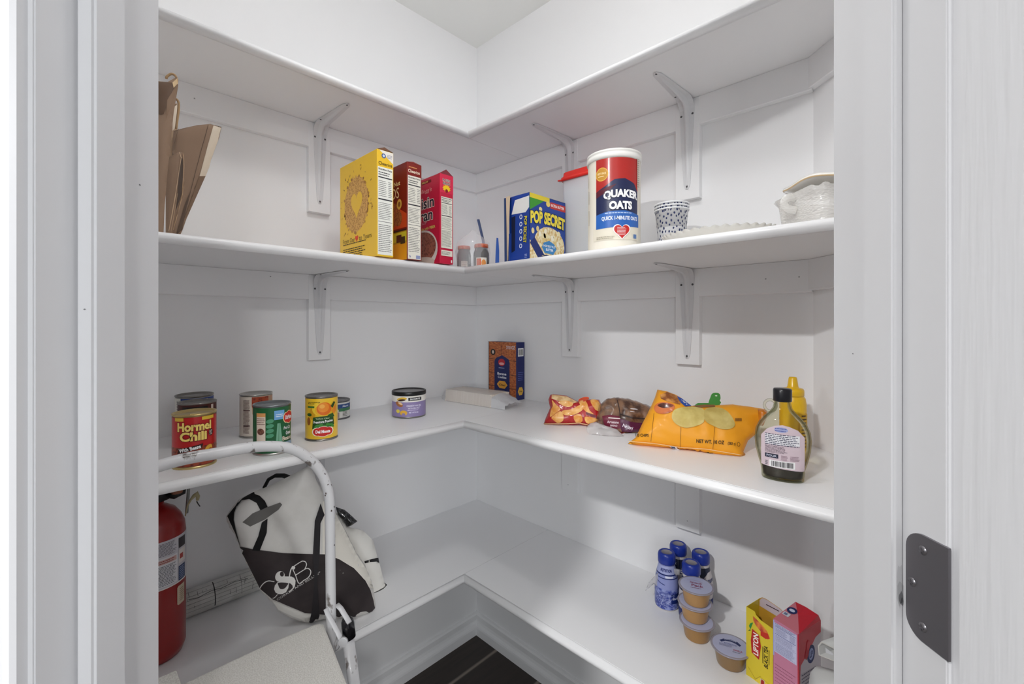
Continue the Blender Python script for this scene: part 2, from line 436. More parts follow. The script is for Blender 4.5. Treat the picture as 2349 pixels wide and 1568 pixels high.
# smudge and nicks on the frame
# scuffs on the frame
def scuffs(lst):
    m = MB()
    for i, (l, d, z, a, b_, c, face) in enumerate(lst):
        vs = []
        for k in range(12):
            t_ = 2 * PI * k / 12; q = random.uniform(.75, 1.15); u = a * q * math.cos(t_); v = b_ * q * math.sin(t_)
            vs.append(F(l + u, d - i * .00001, z + v) if face == 'near' else F(l + i * .00001, d + u, z + v))
        m.poly(vs, c)
    m.build('trim_90', kind='structure')
S1 = mat('6c6c70', .6, alpha=.14); S2 = mat('3c3c40', .6, alpha=.45); S3 = mat('77777a', .6)
scuffs([(.3405, .3897, 1.062, .0035, .022, S1, 'near'), (.3412, .3896, 1.056, .0030, .012, S1, 'near'), (.3415, .3895, 1.052, .0022, .006, S2, 'near'), (.3422, .3894, 1.049, .0012, .004, S2, 'near'),
        (JL + .0003, .4517, 1.4335, .0012, .0009, S3, 'side'), (-.3705, .3848, 1.305, .0010, .0006, S3, 'near'), (JR - .0003, .449, 1.262, .0009, .0007, S3, 'side')])
# floor and ceiling
def wood():
    m = bpy.data.materials.new('dark_wood_planks'); m.use_nodes = True; nt = m.node_tree; b = nt.nodes['Principled BSDF']; L = nt.links.new
    tc = nt.nodes.new('ShaderNodeTexCoord'); mp = nt.nodes.new('ShaderNodeMapping'); mp.inputs['Rotation'].default_value = (0, 0, PI / 2); mp.inputs['Location'].default_value = (.4, .084, 0)
    L(tc.outputs['Object'], mp.inputs['Vector'])
    br = nt.nodes.new('ShaderNodeTexBrick'); br.inputs['Scale'].default_value = 1; br.inputs['Mortar Size'].default_value = .010; br.inputs['Mortar Smooth'].default_value = .9
    br.inputs['Brick Width'].default_value = 9; br.inputs['Row Height'].default_value = .22; br.inputs['Bias'].default_value = 0
    br.inputs['Color1'].default_value = (*lin('2f2620'), 1); br.inputs['Color2'].default_value = (*lin('382e27'), 1); br.inputs['Mortar'].default_value = (*lin('8a7f74'), 1)
    L(mp.outputs['Vector'], br.inputs['Vector'])
    mp2 = nt.nodes.new('ShaderNodeMapping'); mp2.inputs['Scale'].default_value = (60, 4, 1); L(tc.outputs['Object'], mp2.inputs['Vector'])
    n = nt.nodes.new('ShaderNodeTexNoise'); n.inputs['Scale'].default_value = 1; n.inputs['Detail'].default_value = 6; L(mp2.outputs['Vector'], n.inputs['Vector'])
    mx = nt.nodes.new('ShaderNodeMixRGB'); mx.blend_type = 'OVERLAY'; mx.inputs['Fac'].default_value = .6
    L(br.outputs['Color'], mx.inputs['Color1']); L(n.outputs['Fac'], mx.inputs['Color2']); L(mx.outputs['Color'], b.inputs['Base Color'])
    b.inputs['Roughness'].default_value = .38
    return m
m = MB(); m.box((-3, -6.5, -.05), (5, .3, 0), wood()); m.build('floor', kind='structure')
m = MB(); m.box((-3, -6.5, H), (5, .3, H + .05), CEIL); m.build('ceiling', kind='structure')
# baseboards
def wall_sweep(name, prof, path, c, kind='structure'):
    """prof: (out, z); path: room-side polyline of the wall, interior on the right hand"""
    m = MB(); P = [Vector((p[0], p[1])) for p in path]; rings = []
    for i, p in enumerate(P):
        ns = []
        if i > 0: d = (P[i] - P[i - 1]).normalized(); ns.append(Vector((d.y, -d.x)))
        if i < len(P) - 1: d = (P[i + 1] - P[i]).normalized(); ns.append(Vector((d.y, -d.x)))
        n = ns[0] if len(ns) == 1 else (ns[0] + ns[1]) / (1 + ns[0].dot(ns[1]))
        rings.append(m.verts([(p.x + n.x * a, p.y + n.y * a, z) for a, z in prof]))
    for A, B in zip(rings, rings[1:]):
        for k in range(len(prof)): m.face([A[k], A[(k + 1) % len(prof)], B[(k + 1) % len(prof)], B[k]], c)
    m.face(rings[0], c); m.face(list(reversed(rings[-1])), c)
    return m.build(name, kind=kind)
BP = [(0, 0), (.016, 0), (.016, .030), (.0145, .036), (.0065, .044), (.0045, .054), (.005, .062), (.0115, .068), (.0118, .080), (.008, .086), (.002, .088), (0, .088)]
wall_sweep('baseboard_left', BP, [LB, (0, 0)], TRIM)
wall_sweep('baseboard_right', BP, [(0, 0), (1.185, 0)], TRIM)
wall_sweep('baseboard_return', BP, [(1.185, 0), (CR.x, CR.y)], TRIM)

# ------------------------------------------------------------------ shelves
def end_y(e):      # where x=e meets the door wall or the return wall
    if e < CLf.x: return LB[1] + (CLf.y - LB[1]) * e / CLf.x
    return -((CD - .479 - SS * e) / CC)
def end_x(e):      # where y=-e meets the door wall or the return wall
    if e < -CR.y: return 1.185 + (CR.x - 1.185) * e / -CR.y
    return (CD - .479 - CC * e) / SS
Z1, Z2, Z3, Z4 = 1.924, 1.4585, 1.006, .5526
NOSE = [(-.0012, .0), (.006, .0), (.0125, .0022), (.0165, .0065), (.0178, .0105), (.0165, .0145), (.0125, .0178), (.006, .0195), (-.0012, .0195)]
def shelf(top, D, label):
    t = thing('corner_shelf', label, 'shelf', (0, 0, top)); e = D - .019; th = .019
    def cl(p): return (p.x, p.y)
    crx = Vector((1.185, 0)); 
    L = [(0.0006, -.0006), (e - .0005, -.0006), (e - .0005, end_y(e))] + ([(CLf.x + .002, CLf.y + .004)] if e > CLf.x else []) + [(.0006, -1.184)]
    R = [(e + .0005, -.0006), (1.184, -.0006)] + ([(CR.x - .003, CR.y)] if e > -CR.y else []) + [(end_x(e), -e), (e + .0005, -e)]
    for P in (L, R):
        m = MB(); m.prism(P, -th, 0, SHELF); m.build('board', t)
    for side in (0, 1):
        m = MB(); A = []; B = []
        for o, z in NOSE:
            q = e + o; z = z - .0202
            if side == 0: A.append((q, end_y(q) , z)); B.append((q, -q, z))
            else: A.append((q, -q, z)); B.append((end_x(q), -q, z))
        va, vb = m.verts(A), m.verts(B)
        for k in range(len(NOSE) - 1): m.face([va[k], va[k + 1], vb[k + 1], vb[k]], TRIM, True)
        m.face([va[0], va[-1], vb[-1], vb[0]], TRIM); m.face(va, TRIM); m.face(vb, TRIM)
        m.build('nosing', t)
    return t
shelf(Z1, .29, 'narrow white corner shelf at the very top, just below the bare upper walls')
shelf(Z2, .395, 'white corner shelf holding the cereal boxes and the round oats canister')
shelf(Z3, .412, 'white corner shelf holding the tin cans, snack bags and syrup bottle')
shelf(Z4, .407, 'lowest white corner shelf, under the tote bag and the drink bottles')
# cleats and backing boards: fixed wall trim
tn = [3]
def trim(build):
    m = MB(); build(m); m.build('trim_%d' % tn[0], kind='structure'); tn[0] += 1
for zt in (Z1 - .0195, Z2 - .0195, Z3 - .0195, Z4 - .0195):
    PR = [(0, zt - .075), (.0165, zt - .075), (.018, zt - .0735), (.018, zt), (0, zt)]
    if zt < .6: continue
    wall_sweep('trim_%d' % tn[0], PR, [(0, -1.185), (0, 0)], TRIM); tn[0] += 1
    wall_sweep('trim_%d' % tn[0], PR, [(.0182, 0), (1.185, 0)], TRIM); tn[0] += 1
    PR2 = [(a, z + .004) for a, z in PR]; PR2[-1] = (0, zt); PR2[-2] = (.018, zt)
    wall_sweep('trim_%d' % tn[0], PR2, [(1.185, 0), (CR.x, CR.y)], TRIM); tn[0] += 1
BR = []
for zt, bot in ((Z1 - .0195, 1.632), (Z2 - .0195, 1.178), (Z3 - .0195, .722)):
    for (w, c0) in (('L', -.660), ('R', .4965), ('R', .8965)):
        hw = .033
        def bd(m):
            if w == 'L': m.box((0, c0 - hw, bot), (.019, c0 + hw, zt), TRIM, .001)
            else: m.box((c0 - hw, -.019, bot), (c0 + hw, 0, zt), TRIM, .001)
        if True: trim(bd)
        BR.append((w, c0, zt))
# pressed steel shelf brackets
BRM = mat('d8d8da', .35, name='white_enamel_steel'); SCR = mat('5a5a5c', .35, .8, name='screw_head')
def bracket(label, zt, group='pressed steel shelf brackets'):
    t = thing('shelf_bracket', label, 'bracket', (0, 0, 0), 0, group)
    # local frame: x across, -y out from wall, z up, origin at elbow (wall face, shelf underside)
    LV, LH = .245, .19
    m = MB(); R = .034; path = []
    for k in range(12): path.append((-LH + (LH - R) * k / 12, -.0005, (0, -1)))
    for k in range(9):
        a = PI / 2 * k / 8; path.append((-R + (R - .0005) * math.sin(a), -R + (R - .0005) * math.cos(a), (-math.sin(a), -math.cos(a))))
    for k in range(1, 17): path.append((-.0005, -R - (LV - R) * k / 16, (-1, 0)))
    tot = LH + LV; rows = []; acc = 0; prev = None
    for (y, z, nn) in path:
        if prev: acc += math.dist(prev, (y, z))
        prev = (y, z); dt = acc; db = 0
        s1 = acc / (LH - R * .3); s2 = (acc - LH + R) / (LV - R * .2)
        f_ = min(1, s1) if acc < LH - R * .4 else max(0, 1 - (acc - LH + R * .4) / (LV - R * .4 + .002))
        w_ = .0085 + .0125 * f_ ** .8; end = min(acc, max(0, LH + LV - R * .43 - acc))
        if end < .006: w_ *= math.sqrt(max(.12, 1 - (1 - end / .006) ** 2))
        rib = .0015 + .0125 * f_ ** 1.2; rb = w_ * .40
        if end < .016: rib = .0012
        sec = [(-w_, 0), (-w_, .0014), (-rb, .0018), (-rb * .55, rib * .9), (0, rib), (rb * .55, rib * .9), (rb, .0018), (w_, .0014), (w_, 0)]
        rows.append(m.verts([(x, y + nn[0] * h_, z + nn[1] * h_) for x, h_ in sec]))
    for A, B in zip(rows, rows[1:]):
        for k in range(9): m.face([A[k], A[(k + 1) % 9], B[(k + 1) % 9], B[k]], BRM, k in (2, 3, 4, 5))
    m.face(rows[0], BRM); m.face(rows[-1], BRM)
    m.build('bracket_body', t)
    for (x, y, z, wallside) in ((-.0155, -.0022, -.042, 1), (.0155, -.0022, -.042, 1), (0, -.0019, -LV + .007, 1), (0, -LH + .007, -.0019, 0), (-.0145, -.042, -.0020, 0)):
        m = MB()
        prof = [(0, .0014), (.0016, .0013), (.0028, .0004), (.003, 0)]
        b = bmesh.new(); mm = MB(); mm.lathe(prof, SCR, 12)
        X = Matrix.Translation((x, y, z)) @ (Matrix.Rotation(PI / 2, 4, 'X') if wallside else Matrix.Rotation(PI, 4, 'X'))
        mm.bm.transform(X); mm.build('screw', t)
    return t
def copy_tree(o, parent=None):
    c = o.copy(); COL.objects.link(c)
    if parent: c.parent = parent
    for ch in [x for x in COL.objects if x.parent == o]: copy_tree(ch, c)
    return c
bl = {('L', 1): 'white steel bracket under the top shelf, on the left wall beside the yellow box',
      ('R', 1): 'white steel bracket under the top shelf, rising behind the red-lidded container',
      ('Q', 1): 'white steel bracket under the top shelf, above the spotted cups',
      ('L', 2): 'white steel bracket on the left wall, above the peach can',
      ('R', 2): 'white steel bracket on the right wall nearer the corner, below the oats shelf',
      ('Q', 2): 'white steel bracket on the right wall, above the orange chip bag',
      ('L', 3): 'white steel bracket on the left wall, behind the tote bag and stool rail'}
proto = None
for i, (w, c0, zt) in enumerate(BR):
    lv = i // 3 + 1; key = ('L' if w == 'L' else ('R' if c0 < .6 else 'Q'), lv)
    if key not in bl: continue
    if proto is None: proto = o = bracket(bl[key], zt)
    else: o = copy_tree(proto); o['label'] = bl[key]
    o.location = (.019, c0, zt) if w == 'L' else (c0, -.019, zt)
    o.rotation_euler = (0, 0, PI / 2 if w == 'L' else 0)
# paint-filled nail dots
DOT = mat('a4a4a6', .6)
def dots(lst):
    m = MB()
    for (x, y, z, r, ax) in lst:
        vs = [((x, y + r * math.cos(a), z + r * math.sin(a)) if ax == 'x' else (x + r * math.cos(a), y, z + r * math.sin(a))) for a in [2 * PI * k / 8 for k in range(8)]]
        m.poly(vs, DOT)
    m.build('trim_%d' % tn[0], kind='structure'); tn[0] += 1
dots([(.49, -.0193, .744, .0016, 'y'), (.897, -.0193, .748, .0016, 'y'), (1.09, -.0183, 1.40, .0018, 'y'), (1.16, -.0183, 1.40, .0018, 'y'),
      (.0183, -.80, 1.425, .002, 'x'), (.0183, -.98, 1.87, .002, 'x')])
# ------------------------------------------------------------------ door leaf and hinge
def door_mat():
    m = bpy.data.materials.new('embossed_grain_paint'); m.use_nodes = True; nt = m.node_tree; b = nt.nodes['Principled BSDF']; L = nt.links.new
    b.inputs['Base Color'].default_value = (*lin('d3d3d5'), 1); b.inputs['Roughness'].default_value = .3
    tc = nt.nodes.new('ShaderNodeTexCoord'); mp = nt.nodes.new('ShaderNodeMapping'); mp.inputs['Scale'].default_value = (1, 1, .06)
    L(tc.outputs['Object'], mp.inputs['Vector'])
    n = nt.nodes.new('ShaderNodeTexNoise'); n.inputs['Scale'].default_value = 150; n.inputs['Detail'].default_value = 2; L(mp.outputs['Vector'], n.inputs['Vector'])
    bp = nt.nodes.new('ShaderNodeBump'); bp.inputs['Strength'].default_value = .55; bp.inputs['Distance'].default_value = .001
    L(n.outputs['Fac'], bp.inputs['Height']); L(bp.outputs['Normal'], b.inputs['Normal'])
    return m
DM = door_mat()
m = MB(); b0 = bmesh.new(); fbox(m, .3145, .3495, -.395, .3135, .01, 2.03, DM, .0015); m.build('door_2', kind='structure')
BZ = mat('8b888d', .38, .9, name='oil_rubbed_bronze'); BZS = mat('8a888c', .3, .9, name='worn_bronze')
for zb in (1.027, .25, 1.80):
    lab = {1.027: 'dark bronze door hinge leaf screwed to the right door jamb', .25: 'lower dark bronze hinge leaf on the right door jamb', 1.80: 'upper dark bronze hinge leaf on the right door jamb'}[zb]
    if zb != 1.027: continue
    t = thing('door_hinge', lab, 'hinge', F(JR, .352, zb))
    # outline in (depth, z): square end at the knuckle, rounded at the far end
    r = .0155; d0, d1 = .349, .3865; pts = [(d0, zb), (d1 - r, zb)] + [(d1 - r + r * math.sin(a), zb + r - r * math.cos(a)) for a in [PI / 2 * i / 8 for i in range(1, 9)]] + \
        [(d1 - r + r * math.cos(a), zb + .089 - r + r * math.sin(a)) for a in [PI / 2 * i / 8 for i in range(0, 9)]] + [(d0, zb + .089)]
    m = MB(); a = m.verts([F(JR - .0022, d, z) for d, z in pts]); b = m.verts([F(JR + .0002, d, z) for d, z in pts]); n = len(pts)
    m.face(a, BZ)
    for i in range(n): m.face([a[i], a[(i + 1) % n], b[(i + 1) % n], b[i]], BZ)
    m.build('leaf', t, world=True)
    for (d, z) in ((.3705, zb + .0765), (.3805, zb + .0445), (.3705, zb + .0125)):
        m = MB(); m.lathe([(0, .0016), (.0022, .0014), (.0036, .0004), (.0038, 0)], BZS, 16)
        m.box((-.0024, -.0005, .0012), (.0024, .0005, .0019), BZ); m.box((-.0005, -.0024, .0012), (.0005, .0024, .0019), BZ)
        X = Matrix.Translation(F(JR - .0022, d, z)) @ Matrix((-FWD, Vector((0, 0, 1)), -RGT)).transposed().to_4x4()
        m.bm.transform(X); m.build('screw', t, world=True)
    m = MB(); m.tube([F(.338, .326, zb), F(.338, .326, zb + .089)], .0065, BZ, 16); m.build('knuckle', t, world=True)
# ------------------------------------------------------------------ tins
TIN = mat('b9b7b2', .28, .9, name='tin_plate'); TIND = mat('8d8a86', .33, .9, name='dull_tin'); GOLD = mat('c9b27a', .3, .85, name='gold_lacquered_tin')
def cyl_fn(r):
    def g(u, v, off):
        a = u / r; return Vector(((r + .0004 + off) * math.sin(a), -(r + .0004 + off) * math.cos(a), v))
    return g
def can(label, cat, x, y, z, r, h, art, paper, rim=TIN, rot=0.0, rim_b=None, group=None, name='tin_can', ring=False):
    t = thing(name, label, cat, (x, y, z), face_cam(x, y, rot), group)
    m = MB(); rb = rim_b or rim
    m.lathe([(0, .002), (r * .88, .002), (r * .93, .0), (r + .0012, .0), (r + .0016, .0015), (r + .0012, .003), (r - .0006, .0045)], rb, 44)
    m.lathe([(r - .0006, .0045), (r - .0004, h - .0045)], rim, 44)
    m.lathe([(r - .0006, h - .0045), (r + .0012, h - .0032), (r + .0016, h - .0015), (r + .001, h), (r - .001, h - .0003), (r - .0022, h - .004), (r * .86, h - .004), (r * .84, h - .003), (r * .8, h - .003), (r * .78, h - .004), (r * .55, h - .004), (r * .53, h - .0034), (0, h - .0036)], rim, 44)
    if ring:
        m.box((-.008, -r * .55, h - .003), (.008, -r * .1, h - .0015), rim, .0006)
    m.build('can_body', t)
    m = MB(); m.lathe([(r, .005), (r, h - .0055)], paper, 56)
    m.art(art, cyl_fn(r), step=r * .12); m.build('paper_label', t)
    return t
def shield(A, cx, cy, w, h, text, edge='f3dca0'):
    for k, c in ((1.12, edge), (1.0, 'c8231d')):
        A.ell(cx - w * .27 * k, cy, w * .24 * k, h * .42 * k, c, up=False); A.ell(cx + w * .27 * k, cy, w * .24 * k, h * .42 * k, c, up=False)
        A.ell(cx, cy + h * .12, w * .3 * k, h * .42 * k, c, up=False); A.ell(cx, cy - h * .1, w * .34 * k, h * .42 * k, c)
    A.text(text, cx, cy, h * .34, 'ffffff', w=w * .74, bold=.04)
BEAN = mix('5a1712', 'a24326', 160, .35, 'voronoi', .1, .6)
# chili
r, h = .0365, .107; A = Art(); W = PI * r
A.rect(-W, .006, W, h - .006, mat('c4161a', .3, coat=.3)); A.rect(-W * .62, .006, W * .62, .043, BEAN)
A.rect(-.036, h - .0125, -.018, h - .006, 'e8c23c', up=False); A.rect(.012, h - .0125, .036, h - .006, 'e8c23c')
A.text('Hormel', 0, h - .024, .0165, 'ffe27a', w=.058, bold=.045, outline='7a0d0d')
A.text('Chili', -.002, h - .043, .017, 'ffe27a', w=.044, bold=.045, outline='7a0d0d')
A.ell(.029, h - .040, .005, .007, '3b1512'); A.small(.0255, h - .045, .0325, h - .035, 4, 'f2e6d8')
A.poly([(-.03, .032), (.012, .040), (.014, .048), (-.026, .041)], '2c1411'); A.text('With Beans', -.008, .0402, .007, 'ffffff', w=.036, bold=.04, rot=.17)
A.ell(.024, .034, .007, .010, 'e9b23c', rot=-.5); A.ell(.026, .030, .0045, .007, 'b5521c', rot=-.5)
can('red chili can at the front left, crossed by the white stool rail', 'tin can', .311, -1.033, Z3, r, h, A, '8e1a16', GOLD, ring=True)
# dark can behind chili
A = Art(); W = PI * .037; A.rect(-W, .006, W, .104, '4a1d18'); A.rect(-.03, .06, .02, .098, '15100f'); A.rect(.028, .01, .034, .1, 'd5c6bc'); A.small(-.02, .03, .02, .055, 5, 'd8c9b6', seed=4)
can('dark brown labelled can standing right behind the red chili can', 'tin can', .164, -1.001, Z3, .0365, .106, A, '3f1b17', TIND, rim_b=TIN)
A = Art(); A.rect(-.11, .006, .11, .105, 'e4e2da'); A.rect(-.026, .05, .11, .105, '24418c'); A.small(-.038, .03, -.027, .1, 12, '3a3a35', seed=9); A.small(.02, .094, .034, .104, 2, 'ffffff'); 
can('blue labelled can, rearmost of the three clustered behind the chili can', 'tin can', .074, -.990, Z3, .0385, .111, A, 'e2e0d8', TIND, rot=-.1)
# bean can
r, h = .036, .108; A = Art(); W = PI * r; A.rect(-W, .006, W, h - .006, 'ddd3c6')
A.poly([(-.013, h - .006), (.05, h - .006), (.05, .06), (.02, .056), (-.008, .066), (-.013, .08)], BEAN); A.poly([(-.013, .08), (-.008, .066), (.02, .056), (.05, .06), (.05, .052), (.01, .048), (-.012, .06)], 'c9a58a')
A.rect(.026, .008, .05, .102, 'b08a70', up=False)
A.small(-.034, .012, -.017, h - .012, 26, '5a3436', seed=12); A.rect(-.034, .068, -.017, .07, '3a2224', up=False); A.rect(-.034, .03, -.017, .032, '3a2224', up=False)
can('cream can with a picture of red beans, behind the green bean can', 'tin can', .141, -.872, Z3, r, h, A, 'ddd3c6', TIN, rot=.1)
# green beans
r, h = .037, .108; A = Art(); W = PI * r; A.rect(-W, .006, W, h - .006, mat('1d6136', .35)); A.rect(-.037, .03, -.0165, h - .016, 'e8d9c8'); A.rect(-.037, h - .024, -.0165, h - .016, 'e0a060', up=False)
A.small(-.036, .066, -.0175, .082, 4, '8a6a60', seed=2); A.ell(-.027, .052, .008, .007, mix('4a2a26', '8a5a46', 300, .5)); A.small(-.036, .008, -.018, .028, 4, '7fae8c', seed=3)
for k in range(4): A.ell(-.008, .074 - k * .0105, .0075, .0045, '4f9a74', rot=.2)
A.poly([(.002, .012), (.006, .068), (.012, .068), (.018, .012)], '7cb496'); A.line([(.008, .012), (.0095, .068)], .0006, '1d6136', up=True)
A.rect(.0, .076, .0205, h - .012, '6fa9dc'); A.small(.003, .081, .018, .089, 2, 'e6f0fa', seed=5)
shield(A, .0335, .078, .028, .025, 'Del Monte')
A.text('Fresh Cut', .028, .056, .0075, 'ffffff', w=.018, bold=.01, shear=.25); A.text('Green', .031, .044, .008, 'ffffff', w=.014); A.text('Beans', .028, .033, .009, 'f4ead0', w=.024, outline='0c3a1e'); A.rect(.012, .012, .045, .025, '8fa6b8'); A.small(.014, .014, .034, .023, 2, '1d3050')
can('green labelled can of green beans, its base crossed by the white stool rail', 'tin can', .325, -.892, Z3, r, h, A, '1d6136', mat('8f9496', .3, .9), rot=.1, rim_b=TIN)
# peaches
r, h = .037, .108; A = Art(); W = PI * r; A.rect(-W, .006, W, h - .006, mat('f0c42e', .32, coat=.3))
A.small(-.034, h - .019, .0, h - .012, 2, '3a3010', seed=8)
A.ell(-.022, .066, .008, .014, 'd9a020'); A.ell(-.032, .048, .0055, .010, '9a5a1c'); A.ell(-.03, .064, .007, .004, '2f5a1e')
A.ell(-.010, .078, .012, .014, 'f5cf3a', rot=.3); A.ell(-.006, .074, .009, .011, 'f0b428', rot=.3)
A.ell(.006, .078, .017, .0155, 'e36f1c'); A.ell(.004, .081, .0125, .0115, 'ee8f2c'); A.ell(.001, .084, .006, .005, 'f5b04a')
A.poly([(.02, .083), (.030, .094), (.034, .090), (.026, .078)], '2f4a1a'); A.poly([(.022, .072), (.036, .086), (.037, .070), (.030, .062)], 'e58a20')
A.rect(-.034, .081, -.016, .085, '2f6a2c')
A.poly([(-.021, .030), (-.019, .058), (-.004, .060), (.012, .060), (.028, .055), (.030, .037), (.010, .027)], '1e4a1c')
A.poly([(.012, .062), (.026, .066), (.031, .056), (.018, .055)], '2c5a22')
for k in range(5): A.ell(-.012 + k * .009, .036 + (k % 2) * .003, .0065, .003, '3f8a34', rot=.8 - k * .4)
A.text('Yellow Cling', .002, .0545, .004, 'cfe0b0', w=.03); A.text('Freestone Peaches', .004, .0475, .0062, 'ffffff', w=.042, rot=.05)
shield(A, .003, .0235, .042, .022, 'Del Monte', 'f7f0d8')
can('yellow can with a peach picture, in front of the short can', 'tin can', .287, -.766, Z3, r, h, A, 'e9bd2c', mat('8d8a86', .3, .9), rot=0)
# short can
r, h = .042, .055; A = Art(); W = PI * r; A.rect(-W, .005, W, h - .005, 'd8d8d4'); A.rect(-.01, h - .022, W, h - .010, '2a4a86'); A.rect(.002, h - .031, W, h - .022, '3f7a52'); A.text('Albacore', .032, h - .016, .006, 'e8ecf4', w=.022)
A.small(.022, .008, .04, .024, 4, '3a3a34', seed=6); A.rect(.002, .006, .012, .022, '9a8a8a'); A.ell(.004, h - .028, .006, .006, 'f4f4f4')
can('short wide tin with a blue and white label, behind the yellow peach can', 'tin can', .081, -.640, Z3, r, h, A, 'd8d8d4', mat('77777a', .3, .9))
# cashew canister
r, h = .050, .079
t = thing('nut_canister', 'purple and white cashew canister with a black lid, alone mid-shelf on the left', 'canister', (.214, -.466, Z3), face_cam(.214, -.466))
m = MB(); m.lathe([(0, .001), (r, .001), (r + .0008, .003), (r, .005), (r, h - .012)], TIND, 48); m.build('can_body', t)
A = Art(); W = PI * r; A.rect(-W, .005, W, h - .012, mat('8e80ae', .4)); A.rect(-W, h - .030, W, h - .012, 'e9e6df')
A.rect(-.002, h - .026, .040, h - .0165, '17161a'); A.text("SAVORITZ", .019, h - .0212, .0048, 'ffffff', w=.032)
A.ell(-.022, h - .021, .016, .0055, 'e2b844', rot=.15); A.ell(-.022, h - .024, .012, .003, '3a2212', rot=.1); A.ell(-.030, h - .036, .013, .007, 'a86a3c', rot=-.4); A.ell(-.026, h - .034, .008, .003, 'e9c79a', rot=-.4)
A.ell(-.034, .022, .0065, .0055, 'e2cf52'); A.ell(-.016, .017, .011, .008, 'e0ad38'); A.ell(-.016, .0125, .0055, .0045, mat('8e80ae', .4))
A.text('CASHEW HALVES', .015, h - .041, .0055, 'f2eefa', w=.044, bold=.01); A.text('WITH SEA SALT', .015, h - .0485, .005, 'f2eefa', w=.036, bold=.01); A.small(-.004, h - .056, .034, h - .052, 1, 'd8d0ec'); A.text('NET WT 8 OZ', .014, .018, .004, 'f4f0ff', w=.028)
m = MB(); m.lathe([(r + .0003, .0055), (r + .0003, h - .012)], '8e80ae', 56); m.art(A, cyl_fn(r + .0003), step=r * .12); m.build('paper_label', t)
BLK = mat('141415', .35); m = MB(); m.lathe([(r + .0015, h - .012), (r + .002, h - .011), (r + .002, h - .002), (r + .0008, h), (r - .002, h), (r - .003, h - .0025)], BLK, 56); m.lathe([(r - .003, h - .0025), (r * .5, h - .003), (0, h - .003)], mat('4a4644', .25), 56); m.build('lid', t)

# ------------------------------------------------------------------ cartons
class Box:
    """carton standing on a shelf: local x right along the front, y back, z up; origin = front left bottom"""
    def __init__(s, name, label, cat, loc, rz, w, d, h, cols, group=None):
        s.t = thing(name, label, cat, loc, rz, group); s.w, s.d, s.h = w, d, h; s.m = MB(); s.cols = cols
    def front(s, A, k=0): s.m.art(A, lambda u, v, o: Vector((u, -o - k, v)))
    def right(s, A): s.m.art(A, lambda u, v, o: Vector((s.w + o, u, v)))
    def left(s, A): s.m.art(A, lambda u, v, o: Vector((-o, s.d - u, v)))
    def top(s, A): s.m.art(A, lambda u, v, o: Vector((u, v, s.h + o)))
    def shell(s, open_top=False, inner='b59a7a'):
        w, d, h = s.w, s.d, s.h; c = s.cols
        if not open_top: s.m.box((0, 0, 0), (w, d, h), c, .0012)
        else:
            e = .0012
            s.m.box((0, 0, 0), (w, e, h), c); s.m.box((0, d - e, 0), (w, d, h), c); s.m.box((0, e, 0), (e, d - e, h), c); s.m.box((w - e, e, 0), (w, d - e, h), c); s.m.box((e, e, 0), (w - e, d - e, e), inner)
            s.m.box((e, e, e), (w - e, e + .0003, h - .0005), inner); s.m.box((e, d - e - .0003, e), (w - e, d - e, h - .0005), inner); s.m.box((e, e, e), (e + .0003, d - e, h - .0005), inner); s.m.box((w - e - .0003, e, e), (w - e, d - e, h - .0005), inner)
    def done(s, part='carton'): return s.m.build(part, s.t)
BRN = mat('6e4a38', .8, name='raw_cardboard')
YEL = mat('f0c225', .38, coat=.15, name='yellow_print'); OATS = mix('a86f2c', 'd9a85a', 210, .55, 'voronoi', .15, .6)
# yellow cereal
w, d, h = .205, .046, .266
B = Box('cereal_box', 'yellow cereal box with an oat ring around a heart, tallest and leftmost of the three', 'cereal box', (.190, -.6745, Z2 + .0004), 0, w, d, h, YEL); B.shell()
A = Art()
ring = []; N = 40
cx, cy = .095, .147
A.ell(cx, cy, .066, .073, OATS, n=40)
rr = random.Random(5)
for i in range(46):
    a = rr.uniform(0, 2 * PI); k = rr.uniform(.98, 1.06); A.ell(cx + .066 * k * math.cos(a), cy + .073 * k * math.sin(a), .004, .0035, rr.choice(('c08a3a', 'a5702c', 'd8a850')), n=8, up=False)
A.L += 1
for i in range(36):
    a = rr.uniform(0, 2 * PI); k = rr.uniform(1.15, 1.5); x = cx + .066 * k * math.cos(a); y = cy + .073 * k * math.sin(a)
    if 0.006 < x < w - .006 and .072 < y < h - .012: A.ell(x, y, .0042, .0014, rr.choice(('b0822c', '8a5f1c', 'cf9a38')), rot=rr.uniform(0, 3), n=8, up=False)
def heart(cx, cy, sx, sy, n=36):
    return [(cx + sx * 16 * math.sin(t) ** 3 / 16, cy + sy * (13 * math.cos(t) - 5 * math.cos(2 * t) - 2 * math.cos(3 * t) - math.cos(4 * t)) / 16) for t in [2 * PI * i / n for i in range(n)]]
A.L += 1; A.poly(heart(cx + .004, cy + .002, .031, .038), YEL)
A.text('From Our', .055, .056, .0135, '33240c', w=.07, bold=-.005); A.text('to Yours', .146, .056, .0135, '33240c', w=.066, bold=-.005); A.poly(heart(.1, .057, .0085, .0095), 'e2471c')
A.small(.022, .044, .150, .049, 1, '3a2a10', .5, seed=3, ragged=.99); A.small(.022, .008, .150, .036, 5, '3a2a10', .42, seed=4)
B.front(A)
A = Art(); A.poly([(.006, h - .001), (.045, h - .001), (.045, h - .029)], 'efe9df'); A.ell(.0185, h - .014, .006, .006, '2b4c8c'); A.ell(.0185, h - .014, .0035, .0035, 'cfdcf0'); A.small(.028, h - .018, .044, h - .008, 3, '8a86a0')
A.text('Cheerios', .023, h - .034, .0085, '1c1608', w=.038, bold=.01); nutrition(A, .002, .004, .0435, h - .043); B.right(A)
B.done()
